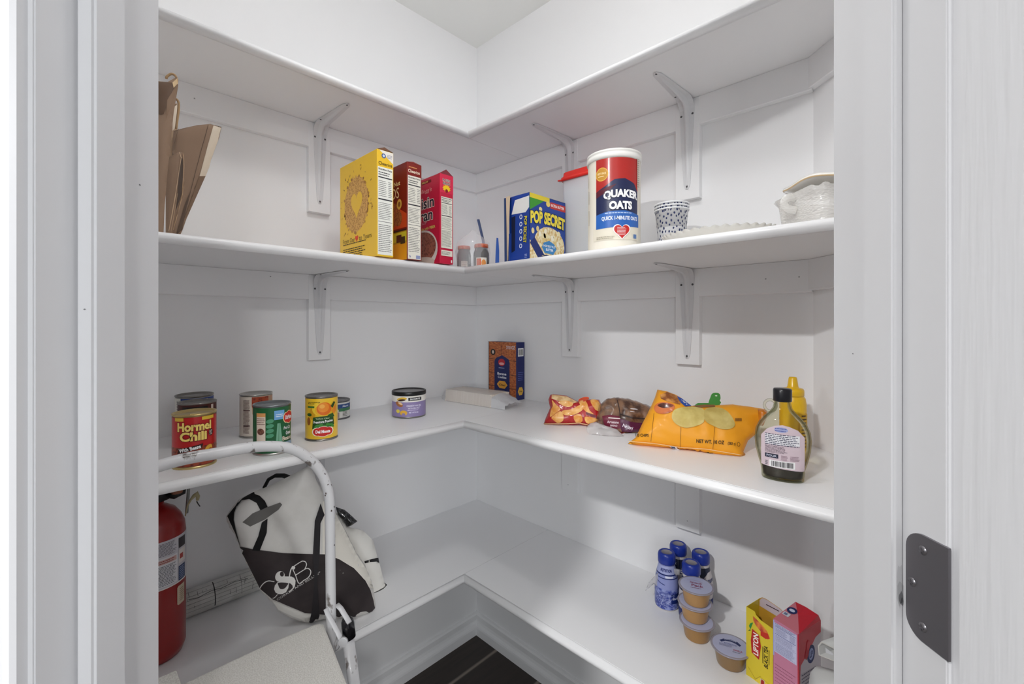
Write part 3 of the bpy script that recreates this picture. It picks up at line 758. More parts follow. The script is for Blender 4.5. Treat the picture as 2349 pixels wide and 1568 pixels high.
m = MB(); v = m.verts([(w, .001, h), (w - .06, .001, h), (w - .06, d - .001, h + .001), (w, d - .001, h + .001), (w - .004, d * .5, h + .010), (w - .06, d * .5, h + .004)])
m.face([v[0], v[4], v[3]], BRN); m.face([v[0], v[1], v[5], v[4]], BRN); m.face([v[3], v[4], v[5], v[2]], BRN); m.build('top_flap', B.t)
# red cereal
w, d, h = .195, .046, .256
RED = mat('7c1a10', .35, coat=.2)
B = Box('cereal_box', 'dark red nut cereal box, the middle one of the three', 'cereal box', (.199, -.5885, Z2 + .0004), 0, w, d, h, RED); B.shell()
A = Art(); A.rect(0, 0, w, .078, 'b3901c'); A.rect(0, 0, w, .045, 'dd9a1c'); A.rect(w - .1, .05, w - .003, .074, 'c9c02c'); A.rect(.145, .048, .17, .068, '4a1a10', up=False); A.rect(.165, .043, .187, .062, '3a2a14')
A.poly([(.02, .085), (w, .085), (w, .12), (.10, .17), (.04, .13)], 'c4451a'); A.ell(.115, .125, .05, .035, mix('5a1c10', 'b0602c', 220, .5, 'voronoi', .1, .6)); A.rect(0, .077, w, .081, '2a100c')
A.ell(.155, .112, .018, .020, mix('5a1c10', 'a0602c', 220, .5, 'voronoi', .1, .6)); A.ell(.16, .150, .012, .014, 'd8b04a'); A.ell(.16, .150, .006, .007, '8a5a24')
A.text('Honey Nut', .12, .205, .016, 'f4dca0', w=.09); A.text('CHEERIOS', .085, .182, .03, 'f3e3b0', w=.15, bold=.0); B.front(A)
A = Art(); A.small(.006, h - .014, .036, h - .009, 1, 'e0a060'); A.text('Cheerios', .022, h - .022, .0085, 'f4e8d0', w=.036); nutrition(A, .003, .014, .043, h - .034, bg='e8e4d8', seed=21); A.L += 1; A.rect(.003, .002, .043, .014, 'e8e4d8'); A.rect(.028, .004, .041, .013, '8f98c0'); A.text('G', .009, .009, .006, '22388a'); B.right(A)
B.done()
m = MB(); A = Art(); v = m.verts([(w, .0, h), (w - .1, .0, h), (w - .1, d, h), (w, d, h), (w - .004, d * .5, h + .006), (w - .1, d * .5, h + .006)])
m.face([v[0], v[4], v[3]], RED); m.face([v[0], v[1], v[5], v[4]], RED); m.face([v[3], v[4], v[5], v[2]], RED); m.build('top_flap', B.t)
# raisin bran
w, d, h = .20, .047, .252
MAG = mat('c41a3c', .35, coat=.2)
B = Box('cereal_box', 'magenta bran cereal box with a peaked open top, rightmost of the three', 'cereal box', (.193, -.4815, Z2 + .0004), 0, w, d, h, MAG); B.shell()
A = Art(); A.ell(.115, .045, .075, .058, 'd9cfc6', n=40); A.ell(.115, .052, .067, .045, mix('5a2c22', '9a5a48', 150, .45, 'voronoi', .1, .6), n=40); A.ell(.115, .007, .06, .018, 'cdbcae')
A.rect(.0, h - .016, .16, h - .008, '7c1018'); A.text('MADE WITH REAL FRUIT', .08, h - .012, .005, 'e8c060', w=.13)
A.text("Kellogg's", .125, h - .038, .016, 'e8b0a8', w=.075, bold=.0, shear=.3); A.text('Raisin', .118, h - .072, .032, '2a1c2a', w=.11, bold=.02, outline='f0e4d8', ow=.035); A.L += 1
A.text('Bran', .122, h - .108, .032, '2a1c2a', w=.09, bold=.02, outline='f0e4d8', ow=.035); A.small(.06, .118, .15, .126, 2, 'd89aa0'); A.text('made with FIBER', .14, .106, .008, 'd8c060', w=.08); B.front(A)
A = Art(); A.rect(0, h - .052, d, h, 'd42a4c'); A.text("RAISIN", .023, h - .016, .007, '20101c', w=.026, outline='f4ece4'); A.L += 1; A.text("BRAN", .023, h - .025, .007, '20101c', w=.024, outline='f4ece4'); A.L += 1
pts = []
for i in range(22): a = 2 * PI * i / 22; k = 1 if i % 2 else .72; pts.append((.023 + .015 * k * math.cos(a), h - .039 + .011 * k * math.sin(a)))
A.poly(pts, 'f2c81c'); A.ell(.023, h - .046, .005, .005, '8a1420')
nutrition(A, .004, .044, d - .004, h - .064, bg='e6e4d6', seed=31); A.L += 1; A.rect(.004, .022, d - .004, .038, 'e6e0d2'); A.small(.006, .025, d - .008, .035, 3, '6a6a5a'); A.rect(d - .009, .004, d - .005, .012, 'f0e8e0'); B.right(A)
B.done()
m = MB(); D2 = mat('7a2c34', .6); v = m.verts([(w, .0, h), (w - .07, .0, h), (w - .07, d, h), (w, d, h), (w - .002, d * .5, h + .016), (w - .07, d * .5, h + .012)])
m.face([v[0], v[4], v[3]], D2); m.face([v[0], v[1], v[5], v[4]], MAG); m.face([v[3], v[4], v[5], v[2]], MAG); m.build('top_flap', B.t)
# popcorn box : open on its left face
w, d, h = .078, .158, .187
BLU = mat('17409c', .38, coat=.15)
x0, y0 = .600, -.337
B = Box('popcorn_box', 'blue microwave popcorn box with a torn-open side and white flap', 'popcorn box', (x0 - w, y0, Z2), 0, w, d, h, BLU)
e = .0012; mm = B.m
mm.box((0, 0, 0), (w, d, e), BLU); mm.box((w - e, 0, 0), (w, d, h), BLU); mm.box((0, d - e, 0), (w, d, h), BLU); mm.box((0, e, 0), (e, d - e, h), BLU); mm.box((0, e, h - e), (w, d - e, h), BLU)
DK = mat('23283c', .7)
mm.box((0, -.0005, 0), (w - .0125, e, .085), BLU); mm.box((.010, -.0005, .085), (w, e, h), BLU); mm.box((w - .05, -.0005, 0), (w, e, .1), BLU)
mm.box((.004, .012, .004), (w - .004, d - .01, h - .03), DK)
A = Art(); A.rect(.020, .008, w, h, BLU); A.poly([(.011, h - .050), (.024, h - .012), (w - .001, h - .009), (w - .001, h - .040), (w - .014, h - .052)], 'efeeec'); A.rect(.024, h - .007, w, h - .002, '2248a8')
A.poly([(.011, .030), (.024, .035), (.026, h - .056), (.011, h - .058)], '101a3a')
for k in range(5):
    A.ell(.047, h - .062 - k * .020, .0055, .0065, 'dfe6f6', n=16); A.ell(.047, h - .062 - k * .020, .0032, .004, BLU, n=12)
A.text('POP SECRET', .064, .088, .011, 'f2e23c', w=.072, rot=-PI / 2 - .05, outline='0c1c4c'); A.small(.062, .01, .072, .022, 3, 'b8c8ec'); B.front(A, .0006)
A = Art()
A.rect(0, h - .013, .085, h, 'e8d23c'); A.rect(.088, h - .028, d, h - .010, 'c8352c'); A.text('EXTRA BUTTER', .122, h - .0185, .008, 'ffffff', w=.06); A.poly([(0, h - .013), (.06, h - .013), (.0, h - .047)], '3f9c34')
A.ell(.045, h - .038, .007, .006, 'f2e0a0', up=False); A.ell(.078, h - .018, .009, .008, 'f2d870')
POP = mix('d8b060', 'f6ecc8', 130, .6, 'noise', .35, .6)
A.ell(.085, .052, .068, .052, POP, n=36); A.poly([(0, 0), (.05, 0), (.03, .035), (0, .06)], POP); A.poly([(.035, .012), (.0, .052), (.02, .068), (.06, .025), (.158, .022), (.158, .006), (.05, .004)], '1d2f74')
for k in range(18): A.ell(.03 + .11 * rr.random(), .06 + .035 * rr.random(), .008, .006, rr.choice(('f4e6b8', 'e8cf8c', 'faf3dc')), rot=rr.random() * 3, n=9, up=False)
for k in range(14): A.ell(.005 + .14 * rr.random(), .004 + .006 * rr.random(), .007, .005, rr.choice(('f0dca0', 'e2c47a')), n=8, up=False)
A.L += 1; A.poly([(.05, .045), (.058, .058), (.082, .066), (.105, .058), (.115, .045), (.1, .028), (.062, .03)], '3f8ac8'); A.text('HOMESTYLE', .082, .050, .006, 'f4f6fa', w=.05); A.text('BUTTER', .084, .040, .007, 'ffffff', w=.032)
A.text('POP SECRET', .078, h - .066, .032, 'f7e24a', w=.15, bold=.05, outline='0d1c52', arc=.006); A.small(.05, .019, .15, .022, 1, 'f0e090'); A.ell(.012, .085, .006, .008, 'f0dca0')
B.right(A); B.done()
m = MB(); v = m.verts([(.0, -.001, 0), (-.004, -.014, 0), (-.004, -.016, h - .004), (.0, -.001, h), (.012, -.010, h - .004), (.012, -.012, h * .45)])
m.face([v[0], v[1], v[2], v[3]], mat('33456f', .5)); m.build('side_flap', B.t)
m = MB(); m.poly([(.004, -.012, .004), (.010, -.014, .01), (.014, -.014, .12), (.016, -.012, h), (.004, -.016, h - .002)], mat('cdb79c', .7)); m.build('torn_flap', B.t)
# cracker box on the can shelf
w, d, h = .148, .046, .2135
NAVY = mat('15205c', .4); BRI = mix('8a3c22', 'c87840', 90, .5, 'noise', .35, .65, (1, 1, 2.5))
B = Box('cracker_box', 'tall navy and orange brick-patterned box in the far corner behind the white packet', 'box', (.276 - .148, -.050, Z3), 0, w, d, h, NAVY); B.shell()
A = Art(); k = w / .098; A.rect(0, 0, w, h, BRI)
for v in (.045, .095, .148): A.line([(0, v), (w, v - .004)], .0018, '2a1414')
A.line([(.046 * k, .155), (.046 * k, h)], .0016, '2a1414'); A.line([(.002, 0), (.002, h)], .003, '3a1a14', up=True)
A.poly([(.022 * k, 0), (.022 * k, .140), (.028 * k, .152), (.050 * k, .163), (.072 * k, .150), (.076 * k, .138), (.076 * k, 0)], '14205a'); A.ell(.048 * k, .136, .012 * k, .014, 'b3202c'); A.ell(.048 * k, .131, .009 * k, .005, 'e0a0a0'); A.small(.038 * k, .112, .062 * k, .118, 1, 'aab4d8')
A.text('Bonne', .049 * k, .093, .010, 'e8ecf6', w=.032 * k); A.text('Cookies', .050 * k, .080, .009, 'e8ecf6', w=.030 * k); A.ell(.05 * k, .052, .019 * k, .016, 'd89a38', n=6); A.text('Otai', .05 * k, .051, .008, '2a1408', w=.022 * k)
A.ell(.017 * k, h - .040, .009 * k, .012, '1c1416'); A.ell(.017 * k, h - .040, .004 * k, .007, 'c8b8a8'); A.text('7/10 OZ', .080 * k, h - .020, .012, 'd8ccd0', w=.03 * k, bold=.03); B.front(A)
A = Art(); A.barcode(.010, h - .052, .040, h - .022); A.L += 1; A.ell(.024, .032, .015, .017, 'd8a83c', n=6); A.text('Otai', .024, .032, .006, '2a1408', w=.018); A.small(.010, .07, .040, .105, 5, '5f6cb8', .3); B.right(A)
B.done()
# ------------------------------------------------------------------ oats canister
r, h = .0645, .250; X, Y = .806, -.248
t = thing('oats_canister', 'large round cardboard oats canister with a white lid and red and navy label', 'oats canister', (X, Y, Z2), face_cam(X, Y, .1))
CRM = mat('e8e2d4', .5); m = MB(); m.lathe([(0, .001), (r + .001, .001), (r + .001, .006), (r, .008), (r, h - .02)], CRM, 64)
A = Art(); W = .062
A.rect(-W, .032, W, .064, 'e6dfcd'); A.rect(-.052, .092, W - .004, h - .022, mat('1a2450', .35, coat=.3))
A.poly([(-.052, .150), (-.030, .160), (-.005, .176), (.02, .178), (.045, .168), (W - .004, .150), (W - .004, h - .022), (-.052, h - .022)], mat('b5231c', .35, coat=.3))
A.poly([(-.052, .150), (-.052, .135), (-.02, .148), (0, .165)], '5a1a2c')
A.poly([(-.052, .060), (W, .064), (W, .094), (.02, .1015), (-.02, .1), (-.052, .094)], mat('2c66b8', .35))
A.small(-.028, .094, .05, .098, 1, 'bcd2f0', .6); A.text('QUICK 1-MINUTE OATS', .010, .083, .0105, 'e8eef8', w=.092, bold=.04)
A.ell(-.036, .191, .0165, .0165, 'e2b04a'); A.ell(-.036, .191, .0145, .0145, 'c99232', up=False); A.L += 1; A.text('BEST SINCE', -.036, .193, .005, 'f8e4b0', w=.022); A.small(-.045, .184, -.027, .188, 1, 'f8e4b0')
A.text('QUAKER', .012, .137, .021, 'ffffff', w=.085, bold=.05, outline='10183c', arc=.004); A.L += 1; A.text('OATS', .010, .114, .018, 'ffffff', w=.054, bold=.06, outline='10183c')
A.poly(heart(.012, .0525, .021, .021), 'ffffff'); A.poly(heart(.012, .0525, .0185, .0185), 'c92a24'); A.small(.001, .042, .023, .062, 6, 'f4dcdc'); A.small(-.05, .034, .0, .042, 2, 'b0a894'); A.rect(.042, .036, .052, .046, '5a7cb0')
A.rect(W - .006, .155, W + .004, .235, 'dcd6c8'); A.small(W - .005, .16, W + .003, .232, 14, '9a948a', .4, seed=33); A.rect(-.086, .17, -.084, .2, 'a8a498'); A.rect(-.0805, .075, -.0790, .112, '4a4a48'); A.rect(-.0805, .128, -.0790, .160, '4a4a48')
m.art(A, cyl_fn(r), step=r * .1); m.build('canister_body', t)
WH = mat('ecebe6', .35); m = MB(); m.lathe([(r + .0004, h - .021), (r + .0028, h - .020), (r + .0032, h - .011), (r + .0022, h - .010), (r + .0022, h - .006), (r + .003, h - .005), (r + .0026, h - .0005), (r + .0005, h), (r - .003, h - .001), (r - .004, h - .004), (0, h - .004)], WH, 64); m.build('lid', t)
# ------------------------------------------------------------------ cereal keeper with red lid
t = thing('plastic_container', 'frosted clear plastic container with a bright red lid, behind the oats canister', 'container', (.632, -.108, Z2), .0)
CP = mat('e6e9ed', .25, alpha=.55, name='frosted_plastic'); REDP = mat('de2a20', .3, coat=.3)
def rrect(hx, hy, r, n=5, cx=0, cy=0):
    out = []
    for (sx, sy, a0) in ((1, 1, 0), (-1, 1, PI / 2), (-1, -1, PI), (1, -1, 1.5 * PI)):
        for i in range(n + 1):
            a = a0 + PI / 2 * i / n; out.append((cx + sx * (hx - r) + r * math.cos(a), cy + sy * (hy - r) + r * math.sin(a)))
    return out
def loft(m, rings, c, smooth=True, cap0=True, cap1=True):
    R = [m.verts(q) for q in rings]; n = len(R[0])
    for A, B in zip(R, R[1:]):
        for k in range(n): m.face([A[k], A[(k + 1) % n], B[(k + 1) % n], B[k]], c, smooth)
    if cap0: m.face(list(reversed(R[0])), c)
    if cap1: m.face(R[-1], c)
def ring3(hx, hy, r, z, cx=0, cy=0): return [(x, y, z) for x, y in rrect(hx, hy, r, cx=cx, cy=cy)]
m = MB(); loft(m, [ring3(.048, .056, .012, .001), ring3(.050, .058, .012, .004), ring3(.052, .062, .012, .2), ring3(.053, .063, .012, .262), ring3(.0505, .0605, .011, .262), ring3(.049, .059, .011, .2), ring3(.047, .055, .011, .004)], CP); m.build('tub', t)
m = MB(); loft(m, [ring3(.056, .066, .013, .257), ring3(.058, .068, .014, .259), ring3(.0575, .0675, .014, .267), ring3(.053, .063, .013, .271), ring3(.052, .062, .013, .281), ring3(.049, .059, .012, .284)], REDP)
m.box((-.062, -.070, .258), (-.050, -.058, .262), REDP, .001); m.build('lid', t)
# ------------------------------------------------------------------ spotted paper cups (a nested stack of three)
SP = mat('f4f5f8', .45); INK = '26315c'
def cup(label, z, hv, dz, seed):
    t = thing('paper_cup', label, 'paper cup', (.905, -.135, Z2 + dz), face_cam(.905, -.135), 'nested paper cups')
    rb, rt, h = .029, .0405, hv; m = MB()
    m.lathe([(0, .003), (rb - .001, .003), (rb, .0), (rt - .0005, h - .003), (rt + .0018, h - .0035), (rt + .0026, h - .0015), (rt + .0016, h), (rt - .0005, h - .001), (rb + .003, .03), (0, .03)], SP, 48)
    A = Art(); q = random.Random(seed)
    lo_v = .004 if seed == 1 else h - .014
    pts = []
    for k in range(900):
        u = q.uniform(-.055, .055); v = q.uniform(lo_v, h - .004)
        if all((u - a) ** 2 + ((v - b) * .7) ** 2 > .0068 ** 2 for a, b in pts): pts.append((u, v)); A.ell(u, v, q.uniform(.0015, .0026), q.uniform(.0024, .0040), INK, rot=q.uniform(-.5, .5), n=8, up=False)
    def fn(u, v, o):
        R = rb + (rt - rb) * v / h; a = u / rt; return Vector(((R + .0003 + o) * math.sin(a), -(R + .0003 + o) * math.cos(a), v))
    m.art(A, fn, step=.006); m.build('cup_body', t)
cup('navy-spotted white paper cup at the bottom of the nested stack', 0, .120, 0, 1)
cup('navy-spotted white paper cup in the middle of the nested stack', 0, .120, .0075, 2)
cup('navy-spotted white paper cup on top of the nested stack', 0, .120, .015, 3)
# ------------------------------------------------------------------ scalloped platter
t = thing('scalloped_tray', 'low clear plastic tray with a scalloped edge, lying flat beside the spotted cups', 'tray', (1.052, -.240, Z2), math.radians(4))
TR = mat('ece9e2', .25, trans=.2, alpha=.85, name='clear_tray_plastic'); N = 36 * 8; rings = []
for (k, z, wv) in ((0.0, .0015, 0), (.80, .0015, 0), (.86, .006, 0), (.95, .020, .3), (1.0, .026, 1), (.985, .0268, 1), (.93, .019, .3), (.85, .005, 0), (.8, .003, 0), (0, .003, 0)):
    if k == 0: rings.append([(0, 0, z)]); continue
    rings.append([((.114 + .002 * wv * math.cos(36 * a)) * k * math.cos(a), (.085 + .002 * wv * math.cos(36 * a)) * k * math.sin(a), z + .0014 * wv * math.cos(36 * a)) for a in [2 * PI * i / N for i in range(N)]])
m = MB(); R = [m.verts(q) for q in rings]
for A_, B_ in zip(R, R[1:]):
    for i in range(N):
        j = (i + 1) % N
        if len(A_) == 1: m.face([A_[0], B_[j], B_[i]], TR, True)
        elif len(B_) == 1: m.face([A_[i], A_[j], B_[0]], TR, True)
        else: m.face([A_[i], A_[j], B_[j], B_[i]], TR, True)
m.build('tray_body', t)
# ------------------------------------------------------------------ pressed glass dish and the wavy plate on it
t = thing('glass_dish', 'crystal-patterned glass dish with a flared lip at the right end of the oats shelf', 'dish', (1.262, -.195, Z2), .785)
GL = bpy.data.materials.new('pressed_glass'); GL.use_nodes = True; nt = GL.node_tree; b = nt.nodes['Principled BSDF']
b.inputs['Base Color'].default_value = (*lin('f6f4f0'), 1); b.inputs['Roughness'].default_value = .12; b.inputs['Alpha'].default_value = .62; b.inputs['Specular IOR Level'].default_value = .9
tc = nt.nodes.new('ShaderNodeTexCoord'); mp = nt.nodes.new('ShaderNodeMapping'); mp.inputs['Scale'].default_value = (1, 1, 2.2); n = nt.nodes.new('ShaderNodeTexVoronoi'); n.inputs['Scale'].default_value = 150; bp = nt.nodes.new('ShaderNodeBump'); bp.inputs['Strength'].default_value = .6; bp.inputs['Distance'].default_value = .003
nt.links.new(tc.outputs['Object'], mp.inputs['Vector']); nt.links.new(mp.outputs['Vector'], n.inputs['Vector']); nt.links.new(n.outputs['Distance'], bp.inputs['Height']); nt.links.new(bp.outputs['Normal'], b.inputs['Normal'])
m = MB()
def wring(hx, hy, z, amp, lift=0):
    q = rrect(hx, hy, .02, 8); n = len(q); return [(x * (1 + amp * math.cos(2 * PI * 6 * i / n)), y * (1 + amp * math.cos(2 * PI * 6 * i / n)), z + lift * math.cos(2 * PI * 6 * i / n)) for i, (x, y) in enumerate(q)]
loft(m, [wring(.078, .058, 0, 0), wring(.080, .060, .004, 0), wring(.084, .064, .05, 0), wring(.086, .066, .066, .005), wring(.092, .072, .076, .02, .002), wring(.090, .070, .0775, .02, .002), wring(.083, .063, .066, .005), wring(.080, .060, .05, 0), wring(.075, .055, .007, 0)], GL); m.build('dish_body', t)
m = MB(); m.tube(curve_pts([(-.086, 0, .070), (-.100, 0, .070), (-.108, 0, .060), (-.100, 0, .050), (-.085, 0, .046)], 5), .004, GL, 10, flat=.008); m.build('handle', t)
t = thing('serving_plate', 'white wavy-edged plate with a thin gold line, resting on the glass dish', 'plate', (1.268, -.188, Z2 + .0805), .785)
PW = mat('efece6', .22, coat=.4); GD = mat('cdb28a', .4); m = MB(); N = 96
def pr(k, z, amp, up): return [(.104 * k * (1 + .02 * math.cos(5 * a)) * math.cos(a), .084 * k * math.sin(a), z + up * math.cos(5 * a + .6)) for a in [2 * PI * i / N for i in range(N)]]
loft(m, [pr(.5, 0, 0, 0), pr(.7, .002, 0, .001), pr(.95, .010, 0, .003), pr(1.0, .0125, 0, .0035), pr(1.005, .015, 0, .0035), pr(.99, .0185, 0, .0035), pr(.93, .014, 0, .003), pr(.7, .006, 0, .001), pr(.5, .004, 0, 0)], PW); m.build('plate_body', t)
m = MB(); loft(m, [pr(1.0, .0118, 0, .0035), pr(1.0075, .0133, 0, .0035), pr(1.0075, .0142, 0, .0035), pr(1.0, .0145, 0, .0035)], GD, cap0=False, cap1=False); m.build('gold_rim', t)
# ------------------------------------------------------------------ paper bags
KR = mat('937a66', .85, bump=.1, bscale=300, name='kraft_paper'); KD = mat('6d5848', .85, name='kraft_paper_inner'); KL = mat('b69c82', .85); CREAM = mat('d9cbb8', .8, bump=.1, bscale=200)
def bag(name, label, O, N, px, front, back, R, c, cb=None, tilt=0, floor=Z2, group='brown paper bags stored at the left end', wr=.0015, cat='paper bag'):
    pl = Plane(O, N, tilt); out = outline_px(pl, px); P = Pillow(pl, out, front, back, R, wr, 25, seed=len(label), floor=floor)
    t = thing(name, label, cat, (O[0], O[1], floor), 0, group); m = MB(); P.body(m, c, cb, step=.007); return t, m, P
nb = (.90, -.43)
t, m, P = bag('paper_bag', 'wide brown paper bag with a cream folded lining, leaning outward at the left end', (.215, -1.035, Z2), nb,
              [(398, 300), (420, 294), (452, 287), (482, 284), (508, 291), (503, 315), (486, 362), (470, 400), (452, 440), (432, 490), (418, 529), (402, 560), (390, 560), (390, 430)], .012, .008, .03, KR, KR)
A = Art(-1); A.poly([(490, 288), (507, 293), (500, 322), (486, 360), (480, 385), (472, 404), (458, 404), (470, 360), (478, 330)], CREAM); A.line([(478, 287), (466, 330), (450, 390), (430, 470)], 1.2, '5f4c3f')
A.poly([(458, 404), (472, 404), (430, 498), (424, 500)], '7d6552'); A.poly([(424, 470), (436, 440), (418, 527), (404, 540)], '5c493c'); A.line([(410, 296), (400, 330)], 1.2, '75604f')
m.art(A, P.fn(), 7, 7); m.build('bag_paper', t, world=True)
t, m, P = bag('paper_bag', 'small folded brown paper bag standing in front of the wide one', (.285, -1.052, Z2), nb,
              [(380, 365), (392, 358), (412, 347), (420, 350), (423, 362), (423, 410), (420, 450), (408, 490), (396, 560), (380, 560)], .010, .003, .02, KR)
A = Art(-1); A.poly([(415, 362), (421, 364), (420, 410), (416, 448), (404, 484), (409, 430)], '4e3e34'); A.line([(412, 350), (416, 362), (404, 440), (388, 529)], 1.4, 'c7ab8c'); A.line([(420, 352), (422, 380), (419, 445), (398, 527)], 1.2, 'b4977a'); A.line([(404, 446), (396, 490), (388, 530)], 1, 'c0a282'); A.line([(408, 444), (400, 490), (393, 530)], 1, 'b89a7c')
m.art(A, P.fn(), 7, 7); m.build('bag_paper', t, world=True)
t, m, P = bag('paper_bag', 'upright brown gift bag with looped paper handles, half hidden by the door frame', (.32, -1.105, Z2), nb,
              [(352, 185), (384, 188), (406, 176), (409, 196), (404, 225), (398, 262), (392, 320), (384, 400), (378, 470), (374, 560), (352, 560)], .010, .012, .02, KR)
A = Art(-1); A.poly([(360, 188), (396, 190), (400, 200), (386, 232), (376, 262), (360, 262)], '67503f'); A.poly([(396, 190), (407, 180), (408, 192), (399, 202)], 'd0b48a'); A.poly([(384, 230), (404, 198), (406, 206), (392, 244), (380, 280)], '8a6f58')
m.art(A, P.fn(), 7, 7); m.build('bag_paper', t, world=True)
for (pts, r_) in (([(383, 182), (392, 172), (402, 174), (407, 184), (404, 192)], .0022), ([(397, 255), (394, 238), (402, 228), (410, 234), (411, 250), (408, 275), (404, 298)], .0022)):
    pl = Plane((.30, -1.085, Z2), nb); m = MB(); m.tube([pl.at(*pl.pix(*p), .003) for p in smooth_px(pts, 4)[:-4]], r_, mat('a98a66', .8), 8); m.build('handle', t, world=True)
t, m, P = bag('paper_bag', 'cream-lined narrow bag strip between the gift bag and the wide bag', (.19, -1.05, Z2), nb,
              [(388, 250), (399, 240), (405, 236), (409, 250), (407, 300), (400, 400), (396, 560), (384, 560), (386, 360)], .006, .004, .02, KL)
A = Art(-1); A.poly([(397, 246), (408, 240), (407, 290), (396, 300)], CREAM); m.art(A, P.fn(), 7, 7); m.build('bag_paper', t, world=True)
# ------------------------------------------------------------------ two jars in a clear bag, straw and stick in the corner
JG = mat('8b8886', .12, trans=.55, name='jar_glass'); ORL = mix('c8583a', 'd98a6a', 120, .4)
def jar(label, x, y, r, h, paint, lab=False):
    t = thing('glass_jar', label, 'jar', (x, y, Z2), face_cam(x, y), 'two orange-lidded jars inside one clear plastic bag')
    m = MB(); m.lathe([(0, .001), (r * .95, .001), (r, .005), (r, h * .62), (r * .82, h * .8), (r * .80, h * .88)], JG, 32); m.lathe([(0, .003), (r * .9, .003), (r * .9, h * .5), (0, h * .52)], paint, 32); m.build('jar_body', t)
    if lab:
        A = Art(); A.rect(-r * .7, .004, r * .7, h * .42, 'e7e0d4'); A.rect(-r * .6, .006, -.001, h * .38, 'd8602c'); A.ell(r * .3, h * .2, r * .3, h * .14, 'e0934a'); m = MB(); m.art(A, cyl_fn(r), .005); m.build('paper_label', t)
    else:
        A = Art(); A.rect(-r * .4, .004, r * .5, h * .3, 'cfc4b8'); A.small(-r * .35, .006, r * .45, h * .28, 4, '8a7a70'); m = MB(); m.art(A, cyl_fn(r), .005); m.build('paper_label', t)
    m = MB(); m.lathe([(r * .84, h * .84), (r * .9, h * .85), (r * .9, h * .97), (r * .85, h), (0, h + .0005)], ORL, 32); m.build('lid', t)
jar('left jar with a dark filling and orange lid, inside the clear plastic bag', .347, -.356, .0215, .068, '5e5452')
jar('right jar with an orange label and lid, inside the clear plastic bag', .384, -.318, .0240, .074, '8c8683', True)
CB = mat('f2f4f6', .08, alpha=.24, spec=.9, name='clear_film')
t = thing('plastic_bag', 'clear crinkled plastic bag draped around the two small jars', 'plastic bag', (.366, -.336, Z2))
m = MB(); N = 40
def blob(k, z, s_): return [((.046 + .004 * noise.noise(Vector((math.cos(a) * 2, math.sin(a) * 2, z * 40 + s_)))) * k * (math.cos(a) * .75 + math.sin(a) * -.25), (.046 + .006 * noise.noise(Vector((math.cos(a) * 3, math.sin(a) * 3, z * 30)))) * k * (math.sin(a) * .62 + math.cos(a) * .66) * 1.02, z) for a in [2 * PI * i / N for i in range(N)]]
loft(m, [blob(1, .001, 0), blob(1.06, .02, 1), blob(1.08, .05, 2), blob(1.0, .08, 3), blob(.6, .098, 4), blob(.25, .108, 5), blob(.12, .118, 6)], CB, cap0=False); m.build('film', t)
t = thing('drinking_straw', 'dark blue flat straw sticking up behind the orange-lidded jars', 'straw', (.345, -.262, Z2)); m = MB(); pl = Plane((.345, -.262, Z2), (.8, -.6))
m.tube([pl.at(*pl.pix(1116, 606)), pl.at(*pl.pix(1108, 550)), pl.at(*pl.pix(1097, 503))], .0055, mat('45557a', .4), 10, flat=.0025); m.build('straw_tube', t, world=True)
t = thing('plastic_knife', 'thin bright blue plastic blade standing upright between the jars and the popcorn box', 'plastic knife', (.40, -.24, Z2)); m = MB(); pl = Plane((.40, -.25, Z2), (.8, -.6))
o = [pl.pix(*p) for p in ((1136, 605), (1137, 575), (1139, 545), (1143, 546), (1145, 575), (1145, 605))]
a = m.verts([pl.at(u, v, .0012) for u, v in o]); b_ = m.verts([pl.at(u, v, -.0012) for u, v in o]); BB = mat('2a5cb4', .35)
m.face(a, BB); m.face(list(reversed(b_)), BB)
for i in range(6): m.face([a[i], a[(i + 1) % 6], b_[(i + 1) % 6], b_[i]], BB)
m.build('blade', t, world=True)
# ------------------------------------------------------------------ white napkin packet
t = thing('napkin_packet', 'long packet of cream napkins in clear film lying in front of the brick-patterned box', 'napkin packet', (.197, -.205, Z3), 0)
pA, pB = Vector((.083, -.236, Z3)), Vector((.316, -.212, Z3)); U = (pB - pA).normalized(); Vv = Vector((-U.y, U.x, 0)); Lg = (pB - pA).length
NAP = mix('dccfc0', 'e8ded2', 40, .8, 'noise', .4, .6, (18, 1, .1)); PLW = mat('e0e2e6', .12, alpha=.28, spec=.8, name='packet_film')
def nb_(u, v, z): return pA + U * u + Vv * v + Vector((0, 0, z))
m = MB(); lo = [(.006, .004), (Lg - .004, .004), (Lg - .004, .100), (.006, .100)]
vs0 = m.verts([nb_(u, v, .001) for u, v in lo]); vs1 = m.verts([nb_(u, v + (.004 if v < .05 else 0), .042) for u, v in lo])
m.face(vs0, NAP); m.face(vs1, NAP)
for i in range(4): m.face([vs0[i], vs0[(i + 1) % 4], vs1[(i + 1) % 4], vs1[i]], NAP)
for i in (22, 40):
    pass
m.build('napkin_stack', t, world=True)
m = MB(); n = 10; rows = []
for k in range(15):
    s_ = k / 14; u = -.022 + (Lg + .055) * s_; e = 0
    if s_ < .12: e = 1 - s_ / .12
    if s_ > .82: e = (s_ - .82) / .18
    hz = .0445 * (1 - .62 * e); row = []
    for (v, z) in ((.002, .0006), (0.000, hz * .5), (.003, hz), (.03, hz + .001), (.07, hz + .001), (.101, hz), (.104, hz * .5), (.102, .0006)):
        q = nb_(u, v * (1 - .25 * e) + .015 * e, max(.0006, z + (noise.noise(Vector((u * 60, v * 60, 1))) * .004 * e)) + .004 * e * (z > .01))
        q += Vv * noise.noise(Vector((u * 50, z * 70, 5))) * .010 * e; row.append(q)
    rows.append(m.verts(row))
for A_, B_ in zip(rows, rows[1:]):
    for j in range(7): m.face([A_[j], A_[j + 1], B_[j + 1], B_[j]], PLW, True)
